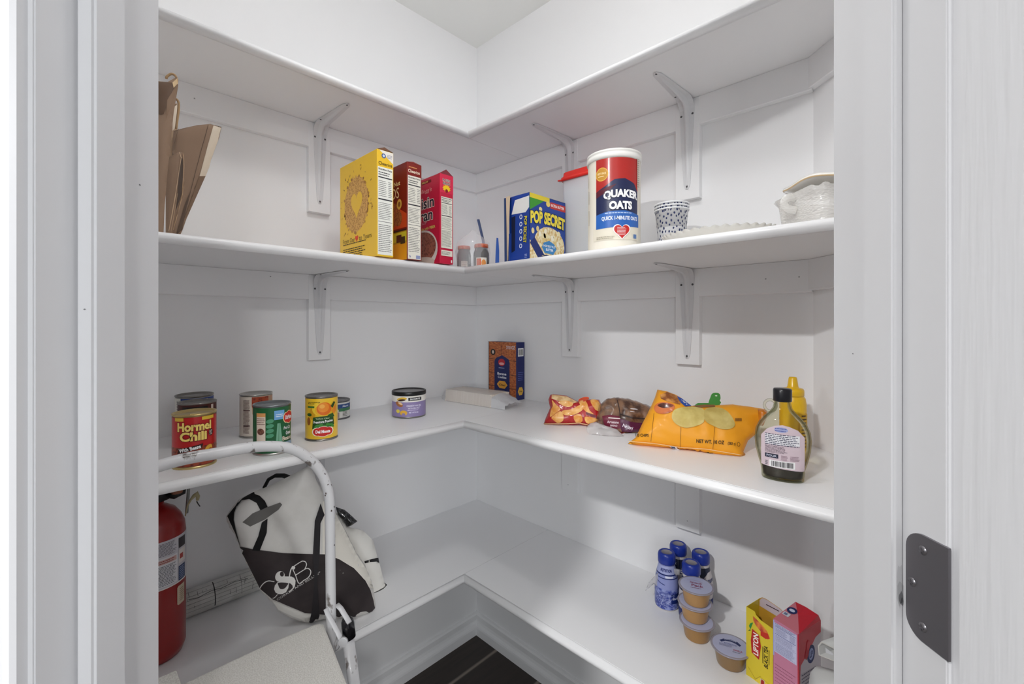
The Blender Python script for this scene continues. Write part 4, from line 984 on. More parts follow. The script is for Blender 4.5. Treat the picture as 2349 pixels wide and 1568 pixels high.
m.face(rows[0], PLW); m.face(list(reversed(rows[-1])), PLW)
m.build('clear_wrap', t, world=True)
# white twisted end of the wrap
m = MB(); WP = mat('d8d8da', .25, alpha=.92); rows = []
for k in range(9):
    s_ = k / 8; u = Lg - .004 + .060 * s_; row = []
    for j in range(9):
        q = j / 8; v = .004 + .1 * q * (1 - .1 * s_) ; z = (.044 - .026 * s_) * math.sin(PI * (.5 + (q - .5) * .5)) + noise.noise(Vector((u * 90, q * 7, 2))) * .010 * s_
        row.append(nb_(u + noise.noise(Vector((q * 6, s_ * 3, 9))) * .006 * s_, v, max(.002, z)))
    row = [nb_(u, .003, .0012)] + row; rows.append(m.verts(row))
for A_, B_ in zip(rows, rows[1:]):
    for j in range(9): m.face([A_[j], A_[j + 1], B_[j + 1], B_[j]], WP, True)
m.build('folded_wrap_end', t, world=True)
# ------------------------------------------------------------------ snack bags
def crimp_line(A, pts, c, w=2): A.line(pts, w, c, up=True)
FLEX = dict(coat=.5)
# red snack bag
RB = mat('b2161a', .28, coat=.5); CHP = mix('e6963c', 'f3b96a', 60, .4, coat=.4)
pl = Plane((.655, -.225, Z3), (.55, -.83), -.45)
px = [(1247, 972), (1252, 958), (1262, 935), (1258, 916), (1262, 905), (1268, 903), (1300, 907), (1325, 920), (1345, 915), (1375, 916), (1384, 940), (1388, 965), (1380, 978), (1352, 980), (1330, 973), (1300, 976), (1262, 976)]
out = outline_px(pl, px); P = Pillow(pl, out, .022, .02, .028, .004, 40, 3, floor=Z3)
t = thing('snack_bag', 'small red snack bag printed with orange chips, leftmost of the soft bags', 'snack bag', (.66, -.22, Z3)); m = MB(); P.body(m, RB)
A = Art(-1); A.poly([(1266, 905), (1300, 909), (1325, 922), (1312, 926), (1290, 922), (1265, 914)], mix('cfa06a', 'e8c896', 60, .4))
for q in ([(1266, 917), (1276, 928), (1286, 938), (1274, 948), (1262, 956), (1264, 940), (1268, 930)], [(1280, 922), (1296, 918), (1314, 924), (1310, 932), (1296, 932)], [(1290, 942), (1312, 938), (1332, 928), (1338, 938), (1320, 950), (1296, 952)],
          [(1266, 956), (1284, 943), (1292, 950), (1292, 964), (1280, 970), (1268, 962)], [(1328, 922), (1344, 920), (1352, 940), (1362, 950), (1344, 944)], [(1316, 954), (1332, 950), (1336, 966), (1322, 970)], [(1344, 955), (1372, 962), (1350, 972), (1342, 964)], [(1354, 918), (1372, 919), (1378, 940), (1366, 940)]):
    A.poly(smooth_px(q, 3), CHP)
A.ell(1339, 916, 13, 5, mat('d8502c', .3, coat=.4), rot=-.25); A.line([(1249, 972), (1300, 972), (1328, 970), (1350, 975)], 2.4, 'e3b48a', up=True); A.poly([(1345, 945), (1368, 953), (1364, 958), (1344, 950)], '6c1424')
m.art(A, P.fn(), 6, 6); m.build('bag_film', t, world=True)
# bread bag
BRD = mix('4a3026', '8a664c', 45, .3, coat=.8, bump=.4); PUR = mat('561a40', .22, coat=.7)
pl = Plane((.765, -.195, Z3), (.62, -.78), -.5)
px = [(1366, 968), (1374, 930), (1390, 915), (1412, 911), (1440, 914), (1462, 921), (1482, 928), (1505, 940), (1512, 960), (1510, 990), (1490, 1004), (1455, 1010), (1430, 1010), (1400, 1000), (1380, 985)]
out = outline_px(pl, px); P = Pillow(pl, out, .035, .02, .045, .006, 30, 8, floor=Z3)
t = thing('bread_bag', 'dark bread loaf in a shiny purple-printed bag, between the red and orange bags', 'bread bag', (.765, -.195, Z3)); m = MB(); P.body(m, BRD)
A = Art(-1); A.line([(1416, 918), (1420, 935), (1424, 962)], 2.4, '3a2620'); A.line([(1424, 950), (1450, 958), (1478, 960)], 3, '30201c', up=True); A.poly([(1381, 954), (1400, 951), (1421, 955), (1425, 982), (1404, 986), (1386, 974)], '6b1530'); A.poly([(1422, 960), (1450, 968), (1474, 970), (1502, 956), (1506, 985), (1470, 1002), (1434, 1006), (1424, 984)], PUR)
A.line([(1396, 958), (1422, 960)], 2.2, 'e8d8d8'); A.text('Artesano', 1406, 968, 6, 'efdfe6', w=27, rot=.05); A.text('BREAD', 1408, 976, 4, 'efdfe6', w=16, rot=.05); A.text('Nutri', 1440, 979, 8, 'eee6f2', w=24, rot=.35); A.L += 1
A.ell(1421, 999, 14, 9, '9c1c2c'); A.text('365', 1421, 999, 9, 'f0e6e6', w=20, rot=.15); A.small(1440, 995, 1455, 1003, 3, 'cfd8f4')
A.L += 1
GLINT = mat('e6dfe2', .1, alpha=.8)  # pale highlight streaks painted onto the shiny film
for (x, y, a, b_, ro) in ((1454, 938, 9, 1.3, .1), (1450, 944, 6, 1.0, .2)): A.ell(x, y, a, b_, GLINT, rot=ro, n=10, up=False)
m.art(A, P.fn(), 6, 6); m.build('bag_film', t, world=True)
m = MB(); pl2 = Plane((.735, -.285, Z3), (.62, -.78), -1.0); out2 = outline_px(pl2, smooth_px([(1346, 978), (1362, 968), (1385, 976), (1415, 985), (1432, 1004), (1418, 1011), (1385, 1006), (1352, 996)], 3)); P2 = Pillow(pl2, out2, .010, .004, .02, .005, 60, 2, floor=Z3)
P2.body(m, mat('d9d6d6', .12, alpha=.5, spec=.8, name='crumpled_clear_film')); m.build('loose_clear_end', t, world=True)
# orange chip bag with clip
ORG = mat('f0a21c', .5, coat=.05, name='orange_foil'); pl = Plane((.985, -.232, Z3), (.45, -.89), -.42)
px = [(1440, 1017), (1458, 1003), (1475, 968), (1482, 955), (1494, 930), (1502, 912), (1508, 893), (1530, 897), (1545, 903), (1560, 910), (1585, 930), (1610, 930), (1640, 929), (1680, 927), (1720, 932), (1755, 938), (1760, 944), (1752, 974), (1742, 975), (1735, 994), (1716, 1010), (1705, 1036), (1710, 1047), (1700, 1062), (1650, 1056), (1600, 1042), (1540, 1031), (1480, 1024)]
out = outline_px(pl, px); P = Pillow(pl, out, .036, .03, .05, .006, 22, 5, floor=Z3)
t = thing('chip_bag', 'big orange potato chip bag lying on its side, folded shut at the top', 'chip bag', (.99, -.23, Z3)); m = MB(); P.body(m, ORG)
A = Art(-1, gap=.0001)
A.poly([(1514, 905), (1530, 899), (1548, 906), (1562, 920), (1560, 928), (1530, 920), (1516, 914)], mix('8a4a1c', 'd8944a', 50, .4, coat=.4)); A.poly([(1552, 908), (1564, 914), (1586, 931), (1572, 932), (1562, 924)], '1f4fae'); A.text("Lay's", 1570, 922, 5, 'f4f6fa', w=18, rot=.75); A.L += 1
A.poly([(1590, 930), (1615, 928), (1640, 928), (1640, 933), (1600, 935)], '8a5a20')
for x0, x1 in ((1500, 1493), (1562, 1560), (1640, 1635)): A.line([(x0, 948 if x0 < 1520 else 975), (x1, 1012 if x0 < 1520 else 1030)], .9, '8a5a18')
A.L += 1
A.poly(smooth_px([(1500, 936), (1506, 926), (1520, 922), (1540, 925), (1548, 932), (1540, 944), (1522, 949), (1506, 946)]), mix('a3401a', 'd8743a', 30, .2, coat=.8)); A.poly(smooth_px([(1508, 930), (1520, 924), (1540, 927), (1544, 932), (1524, 936)]), mix('4a1c10', '8a4028', 60, .2, coat=.8))
CHIP = mix('c8b060', 'd6c274', 45, .5, detail=6)
A.L += 1
A.poly(smooth_px([(1541, 955), (1545, 942), (1560, 935), (1580, 933), (1600, 934), (1615, 940), (1616, 960), (1612, 970), (1596, 977), (1574, 981), (1555, 975), (1544, 965)]), CHIP)
A.poly(smooth_px([(1615, 944), (1622, 936), (1640, 934), (1660, 938), (1676, 952), (1686, 973), (1676, 983), (1656, 984), (1635, 976), (1618, 965)]), mix('bfa658', 'cdb86a', 45, .5, detail=6))
A.text('TO CHIPS', 1472, 998, 7, '2c2008', w=32, rot=.02, align='C'); A.text('NET WT. 10 OZ', 1629, 1013, 8.5, '2c2008', w=64, rot=.06); A.text('(283 g)', 1678, 1018, 8, '3a2a0a', w=18, rot=.1); A.ell(1694, 1019, 3.4, 5, '6a4a14', up=True); A.ell(1694, 1019, 2.4, 4, ORG)
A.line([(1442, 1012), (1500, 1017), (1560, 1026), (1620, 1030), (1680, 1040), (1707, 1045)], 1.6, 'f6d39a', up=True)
A.poly([(1535, 1023), (1550, 1024), (1560, 1036), (1568, 1042), (1560, 1040), (1548, 1032)], 'e8dcdc'); A.poly([(1538, 1024), (1548, 1025), (1550, 1029), (1540, 1028)], '3a4a6c'); A.poly([(1606, 1047), (1640, 1049), (1690, 1060), (1660, 1058)], 'e6dcd8'); A.small(1613, 1038, 1640, 1043, 1, '3a2a18'); A.ell(1650, 1048, 3.5, 2, 'd8421c')
A.small(1686, 955, 1704, 970, 1, '8a5a18')
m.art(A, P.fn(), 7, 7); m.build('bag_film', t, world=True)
m = MB(); pl3 = Plane((1.125, -.20, Z3), (.45, -.89), -.3); out3 = outline_px(pl3, [(1738, 938), (1752, 939), (1761, 947), (1758, 960), (1750, 976), (1741, 976), (1740, 955)]); P3 = Pillow(pl3, out3, .008, .008, .01, .002, 60, 2, floor=Z3); P3.body(m, mat('d07812', .35, coat=.3), step=.004); m.build('folded_corner', t, world=True)
t = thing('bag_clip', 'green plastic clip gripping the folded top of the orange chip bag', 'bag clip', (1.0, -.17, Z3 + .07)); GRN = mat('3c8c34', .35); pl4 = Plane((1.0, -.188, Z3), (.45, -.89), -.42)
def slab(m, pl, pxs, h0, h1, c):
    o = [pl.pix(*p) for p in pxs]; a = m.verts([pl.at(u, v, h0) for u, v in o]); b_ = m.verts([pl.at(u, v, h1) for u, v in o]); n = len(o)
    m.face(a, c); m.face(list(reversed(b_)), c)
    for i in range(n): m.face([a[i], a[(i + 1) % n], b_[(i + 1) % n], b_[i]], c)
m = MB(); slab(m, pl4, [(1594, 930), (1600, 926), (1630, 926), (1650, 925), (1650, 932), (1598, 934)], .0, .009, GRN); m.build('jaw', t, world=True)
m = MB(); slab(m, pl4, smooth_px([(1626, 927), (1629, 912), (1633, 904), (1642, 902), (1650, 905), (1652, 915), (1650, 920), (1653, 924), (1648, 928)], 3), .002, .007, GRN); m.build('lever', t, world=True)
m = MB(); o = pl4.at(*pl4.pix(1642, 909), .0068); m.tube([o, o + pl4.N * .0006], .0025, mat('cfe0c8', .3), 14, flat=.0016); m.build('rivet_hole', t, world=True)
# ------------------------------------------------------------------ syrup bottle
GLS = clear('fbfbf4', 'c0c59c', .0, name='bottle_glass'); X, Y = 1.190, -.300
t = thing('syrup_bottle', 'nearly empty flat glass syrup bottle with a black cap, in front of the mustard', 'syrup bottle', (X, Y, Z3), face_cam(X, Y, .0))
prof = [(.031, .017, .0), (.0335, .019, .003), (.0338, .0195, .012), (.0350, .0198, .022), (.0395, .021, .038), (.0435, .022, .056), (.0450, .0225, .074), (.0432, .022, .090), (.0375, .0205, .104), (.029, .0185, .115), (.0205, .0165, .123), (.0155, .0145, .131), (.0135, .013, .140), (.0118, .0118, .150)]
m = MB(); m.lathe([(0, .0)] + [((a, b_), z) for a, b_, z in prof], GLS, 56); m.lathe([(0, .004)] + [((a - .0022, b_ - .0022), z + (.004 if z < .01 else 0)) for a, b_, z in prof], GLS, 56); m.build('bottle_glass', t, normals=True)
SY = mat('1c0d0a', .12, coat=.2, name='dark_syrup'); m = MB(); m.lathe([(0, .006)] + [((a - .0030, b_ - .0030), z + (.005 if z < .01 else 0)) for a, b_, z in prof if z < .03] + [((.0335, .0168), .031), (0, .031)], SY, 48); m.build('syrup', t)
m = MB(); m.lathe([(.0122, .143), (.0148, .1435), (.0152, .145), (.0152, .164), (.0140, .1665), (0, .167)], mat('15151c', .3, coat=.3), 40); m.build('cap', t)
m = MB(); m.tube([(-.0195 - .0095 * math.cos(a), 0, .1335 + .0105 * math.sin(a)) for a in [2 * PI * k / 20 for k in range(20)]], .0026, GLS, 10, closed=True); m.build('handle', t)
def sfn(u, v, o):
    rx = ry = .02
    for (p, q) in zip(prof, prof[1:]):
        if p[2] <= v <= q[2]: k = (v - p[2]) / (q[2] - p[2]); rx = p[0] + (q[0] - p[0]) * k; ry = p[1] + (q[1] - p[1]) * k
    x = max(-.98, min(.98, u / rx)); n_ = math.sqrt(1 - x * x); return Vector((u, -(ry * n_ + .0006 + o), v))
A = Art(); W = .0315; A.poly([(-W, .030), (W, .026), (W, .080), (W * .7, .0905), (W * .3, .0955), (0, .097), (-W * .35, .095), (-W * .72, .089), (-W, .078)], mat('d6c4cc', .5))
A.ell(-.002, .0895, .010, .0042, 'a8b0d8'); A.small(-.011, .086, .008, .093, 2, '5a64a8'); A.rect(-.0255, .066, .0245, .082, 'f0f0f4'); A.small(-.0255, .064, .0245, .083, 7, '4a4a60', .45, seed=2); A.small(-.0255, .052, .008, .0635, 6, '5a4a55', .4, seed=3)
A.rect(-.0255, .044, -.006, .0505, '22263c'); A.text('POUR', -.0158, .0472, .0035, 'd0d4e4', w=.015); A.small(-.002, .042, .008, .050, 4, '8a6a7a', .4, seed=4); A.small(.011, .042, .0245, .050, 4, '8a6a7a', .4, seed=5); A.barcode(-.019, .0295, .018, .0405, seed=11); A.small(-.0255, .031, -.021, .039, 3, '5a5a6a')
m = MB(); m.art(A, lambda u, v, o: sfn(u * 1.07, .024 + (v - .028) * 1.145, o), .004, .004); m.build('paper_label', t)
# ------------------------------------------------------------------ mustard
MY = mat('e6b616', .3, coat=.2); X, Y = 1.176, -.155
t = thing('mustard_bottle', 'yellow squeeze bottle with a yellow cone cap, standing behind the syrup bottle', 'mustard bottle', (X, Y, Z3), face_cam(X, Y))
m = MB(); m.lathe([(0, .001), (.0235, .001), (.0245, .004), (.0245, .05), (.0238, .055), (.0245, .06), (.0245, .118), (.0225, .13), (.018, .137)], MY, 44, ell=.9); m.build('bottle_body', t)
m = MB(); m.lathe([(.0195, .135), (.0205, .136), (.0205, .146), (.0185, .150), (.0118, .151), (.0100, .154), (.0078, .170), (.0066, .1735), (0, .174)], MY, 40); m.build('cap', t)
A = Art(); A.rect(.012, .015, .04, .10, 'd9a912'); A.small(.016, .03, .03, .10, 10, '5a3a10', .4); m = MB(); m.art(A, lambda u, v, o: cyl_fn(.0247)(u, v, o), .004); m.build('paper_label', t)
# ------------------------------------------------------------------ fire extinguisher
X, Y = .140, -1.075; t = thing('fire_extinguisher', 'red fire extinguisher at the left end of the lowest shelf, half behind the frame', 'fire extinguisher', (X, Y, Z4), face_cam(X, Y, .25))
r = .056; RDX = mat('8e1210', .32, coat=.3, bump=.05, bscale=400); m = MB()
m.lathe([(0, .012), (r * .7, .008), (r * .8, 0), (r * .9, .003), (r, .02), (r, .270), (r * .97, .288), (r * .86, .305), (r * .66, .321), (r * .4, .331), (.016, .335), (.016, .347), (0, .347)], RDX, 56); m.build('cylinder', t)
A = Art(); W = PI * r * .98; A.rect(-W, .165, W, .268, 'c9c6cc'); A.rect(-W, .1645, W, .1665, 'e8e6e0', up=False); A.rect(-.02, .17, .028, .232, 'dcdade'); A.small(-.018, .236, .026, .264, 11, '6a6470', .5, seed=40); A.rect(-.012, .219, .026, .229, 'c9a5a0'); A.small(-.010, .220, .025, .228, 2, '8a3a34'); A.small(-.018, .172, .026, .216, 14, '6a6a72', .5, seed=41)
A.rect(.031, .168, .052, .200, '24365c'); A.small(.033, .170, .05, .198, 7, '9aa6c8', .5); A.rect(.031, .206, .052, .236, 'e0d8d4'); A.rect(.034, .215, .044, .226, 'a8403a'); A.rect(.031, .24, .052, .262, '3a3438'); A.small(-.06, .17, -.024, .262, 22, '6a6670', .5, seed=42)
m = MB(); m.art(A, cyl_fn(r), .006); m.build('paper_label', t)
A = Art(); A.poly([(.028, .117), (.031, .114), (.050, .114), (.050, .156), (.031, .156), (.028, .153)], 'c9b9a0'); A.small(.034, .120, .048, .150, 7, '7a5a48', .35); m = MB(); m.art(A, cyl_fn(r), .006); m.build('inspection_sticker', t)
BK = mat('121214', .4); m = MB(); m.lathe([(.020, .343), (.030, .347), (.031, .385), (.024, .40), (.015, .41), (0, .41)], BK, 28); m.tube([(.018, -.02, .356), (.026, -.034, .354), (.042, -.030, .356), (.046, -.024, .375)], .007, BK, 10); m.build('valve', t)
m = MB(); m.box((-.009, -.03, .400), (.009, .07, .407), mat('9a6a52', .35, .6), .002); m.build('lower_handle', t)
m = MB(); m.box((.020, -.040, .356), (.042, -.018, .396), mat('8a5a44', .3, .5, coat=.4), .005); m.build('gauge_guard', t)
m = MB(); m.tube(curve_pts([(.02, -.03, .405), (.048, -.034, .41), (.058, -.02, .38), (.056, -.012, .30)], 6), .0032, mat('8f918f', .3, .6), 8); m.build('bracket_wire', t)
pl = Plane((.16, -1.02, Z4), (.9, -.43)); m = MB(); m.tube([pl.at(*pl.pix(*p)) for p in ((425, 1183), (430, 1160), (438, 1145), (446, 1136), (451, 1131), (454, 1138), (453, 1147))], [.0012, .0016, .0026, .0045, .005, .0045, .003], mat('a99f7c', .6), 8); m.tube([pl.at(*pl.pix(*p)) for p in ((451, 1149), (455, 1156), (459, 1161))], .0012, mat('3a3a3a', .4), 6); m.build('seal_tie', t, world=True)
# ------------------------------------------------------------------ rolled plan
t = thing('paper_roll', 'long white rolled sheet with black line drawing, behind the tote bag', 'paper roll', (.037, -.93, Z4))
m = MB(); PR_ = mix('cfcfcc', 'bdbdb9', 20, .7); yA, yB = -1.14, -.70; rr_ = .032; N = 30
m.tube([(.036, yA, Z4 + .033), (.036, -.93, Z4 + .033), (.036, yB, Z4 + .033)], rr_, PR_, 36); m.build('rolled_sheet', t, world=True)
A = Art(); q = random.Random(12)
for v in (.004, .013, .022, .031, .040, .052): A.line([(yA, v), (yB, v + q.uniform(-.002, .002))], .0006, '3c3c3e')
for k in range(34): u = q.uniform(yA, yB); v = q.uniform(0, .05); A.line([(u, v), (u, v + q.uniform(.004, .016))], .0007, '333335')
A.line([(-1.00, .034), (-.98, .031), (-.95, .036), (-.93, .033), (-.90, .037), (-.87, .033)], .0012, '2a2a2c')
A.line([(-.945, -.005), (-.945, .06)], .0022, '202022'); A.line([(-.885, -.0), (-.885, .05)], .0008, '2a2a2c')
def rfn(u, v, o): a = v / rr_ - .35; return Vector((.036 + (rr_ + .0003 + o) * math.cos(a), u, Z4 + .033 + (rr_ + .0003 + o) * math.sin(a)))
m = MB(); m.art(A, rfn, None, .003); m.build('line_drawing', t, world=True)
# ------------------------------------------------------------------ tote bag
t = thing('tote_bag', 'slumped tote bag, pale above, black below with a white monogram, behind the stool rail', 'tote bag', (.25, -.74, Z4))
CV = mix('d6d4cf', 'e0deda', 14, .85, bump=.3); CW = mat('eceae4', .85, bump=.2, bscale=60); KB = mix('2a2324', '3a3233', 10, .8, bump=.2); KK = mat('0e0e10', .75, name='black_webbing')
pl = Plane((.262, -.772, Z4), (.84, -.54)); 
px = [(519, 1183), (530, 1166), (548, 1144), (580, 1128), (605, 1119), (640, 1103), (675, 1086), (700, 1072), (708, 1071), (716, 1080), (728, 1108), (745, 1140), (765, 1170), (790, 1215), (820, 1275), (840, 1305), (856, 1345), (862, 1385), (860, 1402), (830, 1412), (790, 1420), (750, 1420), (712, 1427), (670, 1412), (638, 1396), (625, 1376), (597, 1348), (578, 1312), (560, 1275), (549, 1245), (536, 1214), (528, 1206)]
out = outline_px(pl, px)
def folds(u, v): return .016 * math.sin(u * 34 + v * 20) * noise.noise(Vector((u * 9, v * 5, 4))) + .010 * noise.noise(Vector((u * 22 + v * 9, v * 6, 8)))
P = Pillow(pl, out, .050, .075, .085, .006, 9, 4, floor=Z4, extra=folds); m = MB(); P.body(m, CV, step=.008)
A = Art(-1, gap=.00022); P.skin = .0014
A.poly([(749, 1150), (790, 1220), (820, 1280), (840, 1309), (858, 1350), (800, 1330), (760, 1282), (752, 1270), (740, 1270), (740, 1150)], 'e6e2d8')
A.poly([(549, 1250), (580, 1258), (650, 1267), (700, 1269), (750, 1270), (780, 1282), (812, 1302), (838, 1330), (850, 1352), (857, 1375), (861, 1398), (840, 1408), (800, 1415), (760, 1408), (700, 1404), (655, 1385), (626, 1371), (598, 1347), (580, 1312), (562, 1275)], KB)
A.poly([(627, 1374), (655, 1387), (700, 1406), (745, 1408), (742, 1417), (712, 1424), (672, 1409), (640, 1394)], CW)
A.poly([(522, 1182), (541, 1158), (549, 1146), (538, 1174), (537, 1191), (546, 1225), (554, 1252), (560, 1268), (540, 1216)], KK)
A.poly([(557, 1196), (580, 1176), (610, 1163), (643, 1151), (648, 1156), (640, 1167), (608, 1190), (575, 1206)], mat('6f6d6a', .9))
for (a, b_) in (((560, 1172), (585, 1152)), ((566, 1180), (592, 1158)), ((556, 1164), (576, 1148)), ((565, 1225), (560, 1245)), ((640, 1200), (625, 1230)), ((655, 1195), (640, 1225))): pass
def L7(x, y): return (580 + x / 12.06, 1270 + y / 12.06)
LG = 'e4e2de'
for (pts, w_) in (([(600, 745), (540, 735), (480, 725), (420, 730), (350, 760), (290, 810), (240, 870), (210, 930), (200, 960)], 2.0), ([(570, 1190), (610, 1180), (650, 1145), (690, 1100)], 1.6),
                  ([(1120, 420), (1190, 570), (1280, 790), (1420, 710), (1530, 640), (1590, 560), (1610, 480), (1590, 420), (1540, 385), (1480, 385), (1420, 420), (1200, 560)], 2.0), ([(1450, 385), (1480, 320), (1490, 260), (1460, 200), (1400, 180), (1340, 195), (1160, 310)], 2.0),
                  ([(1160, 350), (1090, 370), (1050, 450), (1020, 600)], 2.4), ([(1020, 1030), (1110, 940), (1150, 880), (1170, 800)], 2.4)):
    A.line([L7(*p) for p in curve_pts([(a, b_, 0) for a, b_ in pts], 5) and [(v.x, v.y) for v in curve_pts([(a, b_, 0) for a, b_ in pts], 5)]], w_, LG)
A.L += 1
A.ell(*L7(1130, 360), 4.2, 4.2, LG, up=False); A.ell(*L7(760, 600), 10.5, 12.5, LG, rot=.5, up=False)
A.poly([L7(*p) for p in ((650, 600), (700, 700), (760, 780), (1000, 780), (1060, 800), (1110, 860), (1110, 900), (1130, 900), (1180, 820), (1190, 720), (1150, 640), (1080, 605), (820, 600))], LG, up=False)
A.poly([L7(*p) for p in ((700, 750), (620, 850), (600, 950), (640, 1040), (720, 1085), (830, 1085), (930, 1030), (990, 920), (1010, 780), (950, 770))], LG)
A.ell(*L7(815, 535), 4.6, 5.8, KB, rot=-.1); A.poly([L7(*p) for p in smooth_px([(715, 770), (720, 850), (760, 930), (830, 950), (900, 920), (950, 860), (980, 780)], 3)], KB)
A.text('CORKER AND BELLIES*', 686, 1341, 5.2, 'd4d2ce', w=118, rot=-.565, bold=.0)
m.art(A, P.fn(), 7, 7); m.build('bag_canvas', t, world=True)
def strap(name, pxs, off=.0012, c=KK):
    A = Art(-1); A.poly(pxs, c); m = MB(); P_ = P.fn()
    m.art(A, lambda x, y, o: P_(x, y, .0026), 5, 5); m.art(A, lambda x, y, o: P_(x, y, .0026 + off), 5, 5); m.build(name, t, world=True)
strap('strap', [(541, 1158), (556, 1142), (580, 1129.5), (597, 1135), (609, 1147), (615, 1160), (599, 1168), (590, 1151), (573, 1142), (556, 1145), (546, 1158)])
strap('strap', [(602, 1196), (615, 1187), (613, 1220), (597, 1261), (580, 1259), (594, 1227)])
strap('strap', [(736, 1153), (745, 1179), (736, 1198), (734, 1270), (728, 1330), (734, 1408), (729, 1422), (710, 1425), (716, 1400), (722, 1330), (719, 1267), (723, 1192)], c=mat('262326', .75))
pl2 = Plane((.215, -.78, Z4), (.84, -.54)); m = MB(); m.tube([pl2.at(*pl2.pix(*p)) for p in ((607, 1116), (616, 1099), (632, 1090), (650, 1090), (664, 1095))], .012, KK, 10, flat=.004); m.build('strap', t, world=True)
pl3 = Plane((.235, -.640, Z4), (.84, -.54)); out3 = outline_px(pl3, [(752, 1165), (775, 1178), (796, 1207), (834, 1217), (856, 1239), (864, 1270), (871, 1293), (885, 1348), (888, 1382), (860, 1400), (800, 1418), (740, 1400), (735, 1250)])
P3 = Pillow(pl3, out3, .035, .03, .06, .006, 16, 9, floor=Z4, extra=folds); m = MB(); P3.body(m, CW, step=.008); A = Art(-1); A.poly([(836, 1286), (850, 1282), (868, 1278), (870, 1291), (864, 1287), (850, 1288), (837, 1291)], '1c1a1c'); A.poly([(846, 1284), (848, 1284), (848, 1290), (846, 1290)], 'd8d4cc')
m.art(A, P3.fn(), 6, 6); m.build('side_gusset', t, world=True)
m = MB(); o = [(770, 1162), (791, 1169), (804, 1180), (820, 1195), (808, 1204), (796, 1209), (774, 1178)]; GB = mix('101012', '5a5c60', 120, .2, lo_=.5, hi=.75, coat=.6, bump=.5)
P4 = Pillow(pl3, outline_px(pl3, o), .012, .012, .012, .004, 120, 3); P4.body(m, GB, step=.004); m.build('inner_black_sack', t, world=True)
# ------------------------------------------------------------------ step stool
t = thing('step_stool', 'old white step stool with a chipped hoop rail and pale textured seat', 'step stool', (.62, -1.01, 0))
EN = mix('77706c', 'dadadc', 48, .3, 'noise', .31, .37, (1, 1, .5), coat=.2, detail=5); ENP = mat('d4d4d6', .3, coat=.2, name='white_enamel')
XP = .474; pr_ = Plane((XP, -.9, 0), (1, 0)); q = [(768, 1486), (763, 1460), (760, 1430), (758, 1300), (757, 1200), (756, 1150), (750, 1115), (737, 1084), (718, 1060), (693, 1040), (662, 1027), (625, 1023), (570, 1027), (500, 1039), (440, 1049), (381, 1060)]
path = [pr_.at(*pr_.pix(*p)) for p in q]; ztop = path[-1].z; ymid = -1.03
right = [p.copy() for p in path[:12]]; full = right + [Vector((XP, y, ztop + .000)) for y in (-.98, -1.03, -1.08)] + [Vector((XP, 2 * ymid - p.y, p.z)) for p in reversed(right)]
m = MB(); m.tube(curve_pts(full, 4), .0101, EN, 20)
CHK = mat('4a3a34', .6); g = random.Random(4)
def chip(s_i, ang, a, b_):
    P0 = full[s_i]; P1 = full[s_i + 1]; f_ = g.random(); c_ = P0.lerp(P1, f_); ax = (P1 - P0).normalized(); n1 = ax.cross(Vector((0, -1, .01) if abs(ax.y) < .7 else (1, 0, 0))).normalized(); n2 = ax.cross(n1)
    vs = []
    k = 9; base = n1 * math.cos(ang) + n2 * math.sin(ang)
    for i in range(k):
        th = 2 * PI * i / k; w_ = b_ * math.sin(th) * g.uniform(.6, 1.2); l_ = a * math.cos(th) * g.uniform(.6, 1.2); an = ang + w_ / .0101
        vs.append(c_ + ax * l_ + (n1 * math.cos(an) + n2 * math.sin(an)) * .01035)
    m.poly(vs, CHK)
for k in range(40): chip(g.randrange(3, 14), g.uniform(0, 2 * PI), g.uniform(.001, .0035), g.uniform(.0006, .0018))
m.build('hoop_rail', t, world=True)
SV = mix('d4d1ca', 'e6e4de', 420, .75, bump=.5, detail=2); zs = .662
sp = [(.455, -.850), (.459, -.841), (.468, -.836), (.66, -.874), (.82, -.905), (.82, -1.155), (.66, -1.186), (.468, -1.224), (.455, -1.21), (.4455, -1.10), (.445, -1.0), (.447, -.93)]
def inset(P_, k, cx=.63, cy=-1.03): return [(cx + (x - cx) * k, cy + (y - cy) * k) for x, y in P_]
m = MB(); loft(m, [[(x, y, zs - .030) for x, y in inset(sp, .97)], [(x, y, zs - .028) for x, y in sp], [(x, y, zs - .007) for x, y in sp], [(x, y, zs - .001) for x, y in inset(sp, .985)], [(x, y, zs) for x, y in inset(sp, .965)]], SV, smooth=False); m.build('seat', t, world=True)
m = MB(); m.box((.412, -1.17, zs - .004), (.462, -1.078, zs + .008), SV, .003); m.build('seat_tab', t, world=True)
lt, lb = Vector((.500, -.801, .668)), Vector((.512, -.725, .0))
for (s_, nm) in ((0, 0), (1, 0)):
    mir = (lambda v: v) if s_ == 0 else (lambda v: Vector((v.x, 2 * ymid - v.y, v.z)))
    m = MB(); m.tube([mir(lt + Vector((0, 0, -.03))), mir(lt.lerp(lb, .5)), mir(lb)], .0125, EN, 16, flat=.008); m.build('leg', t, world=True)
    m = MB(); m.tube([mir(lt.lerp(lb, .062)), mir(lt.lerp(lb, .02)), mir(lt + Vector((0, 0, -.002))), mir(lt + Vector((0, 0, .003)))], [.0135, .0138, .0125, .008], mat('14141a', .18, coat=.8), 18, flat=.0095); m.build('leg_cap', t, world=True)
    f0 = Vector((.80, -.875, .64)); m = MB(); m.tube([mir(f0), mir(Vector((.88, -.85, .3))), mir(Vector((.95, -.83, 0)))], .0125, EN, 16, flat=.008); m.build('leg', t, world=True)
def link(pxs, dep, w_=.005, th=.0015):
    P_ = [to_world(x, y, d) for (x, y), d in zip(pxs, dep)]; m = MB(); m.tube(P_, w_, ENP, 10, flat=th); m.build('hinge_link', t, world=True)
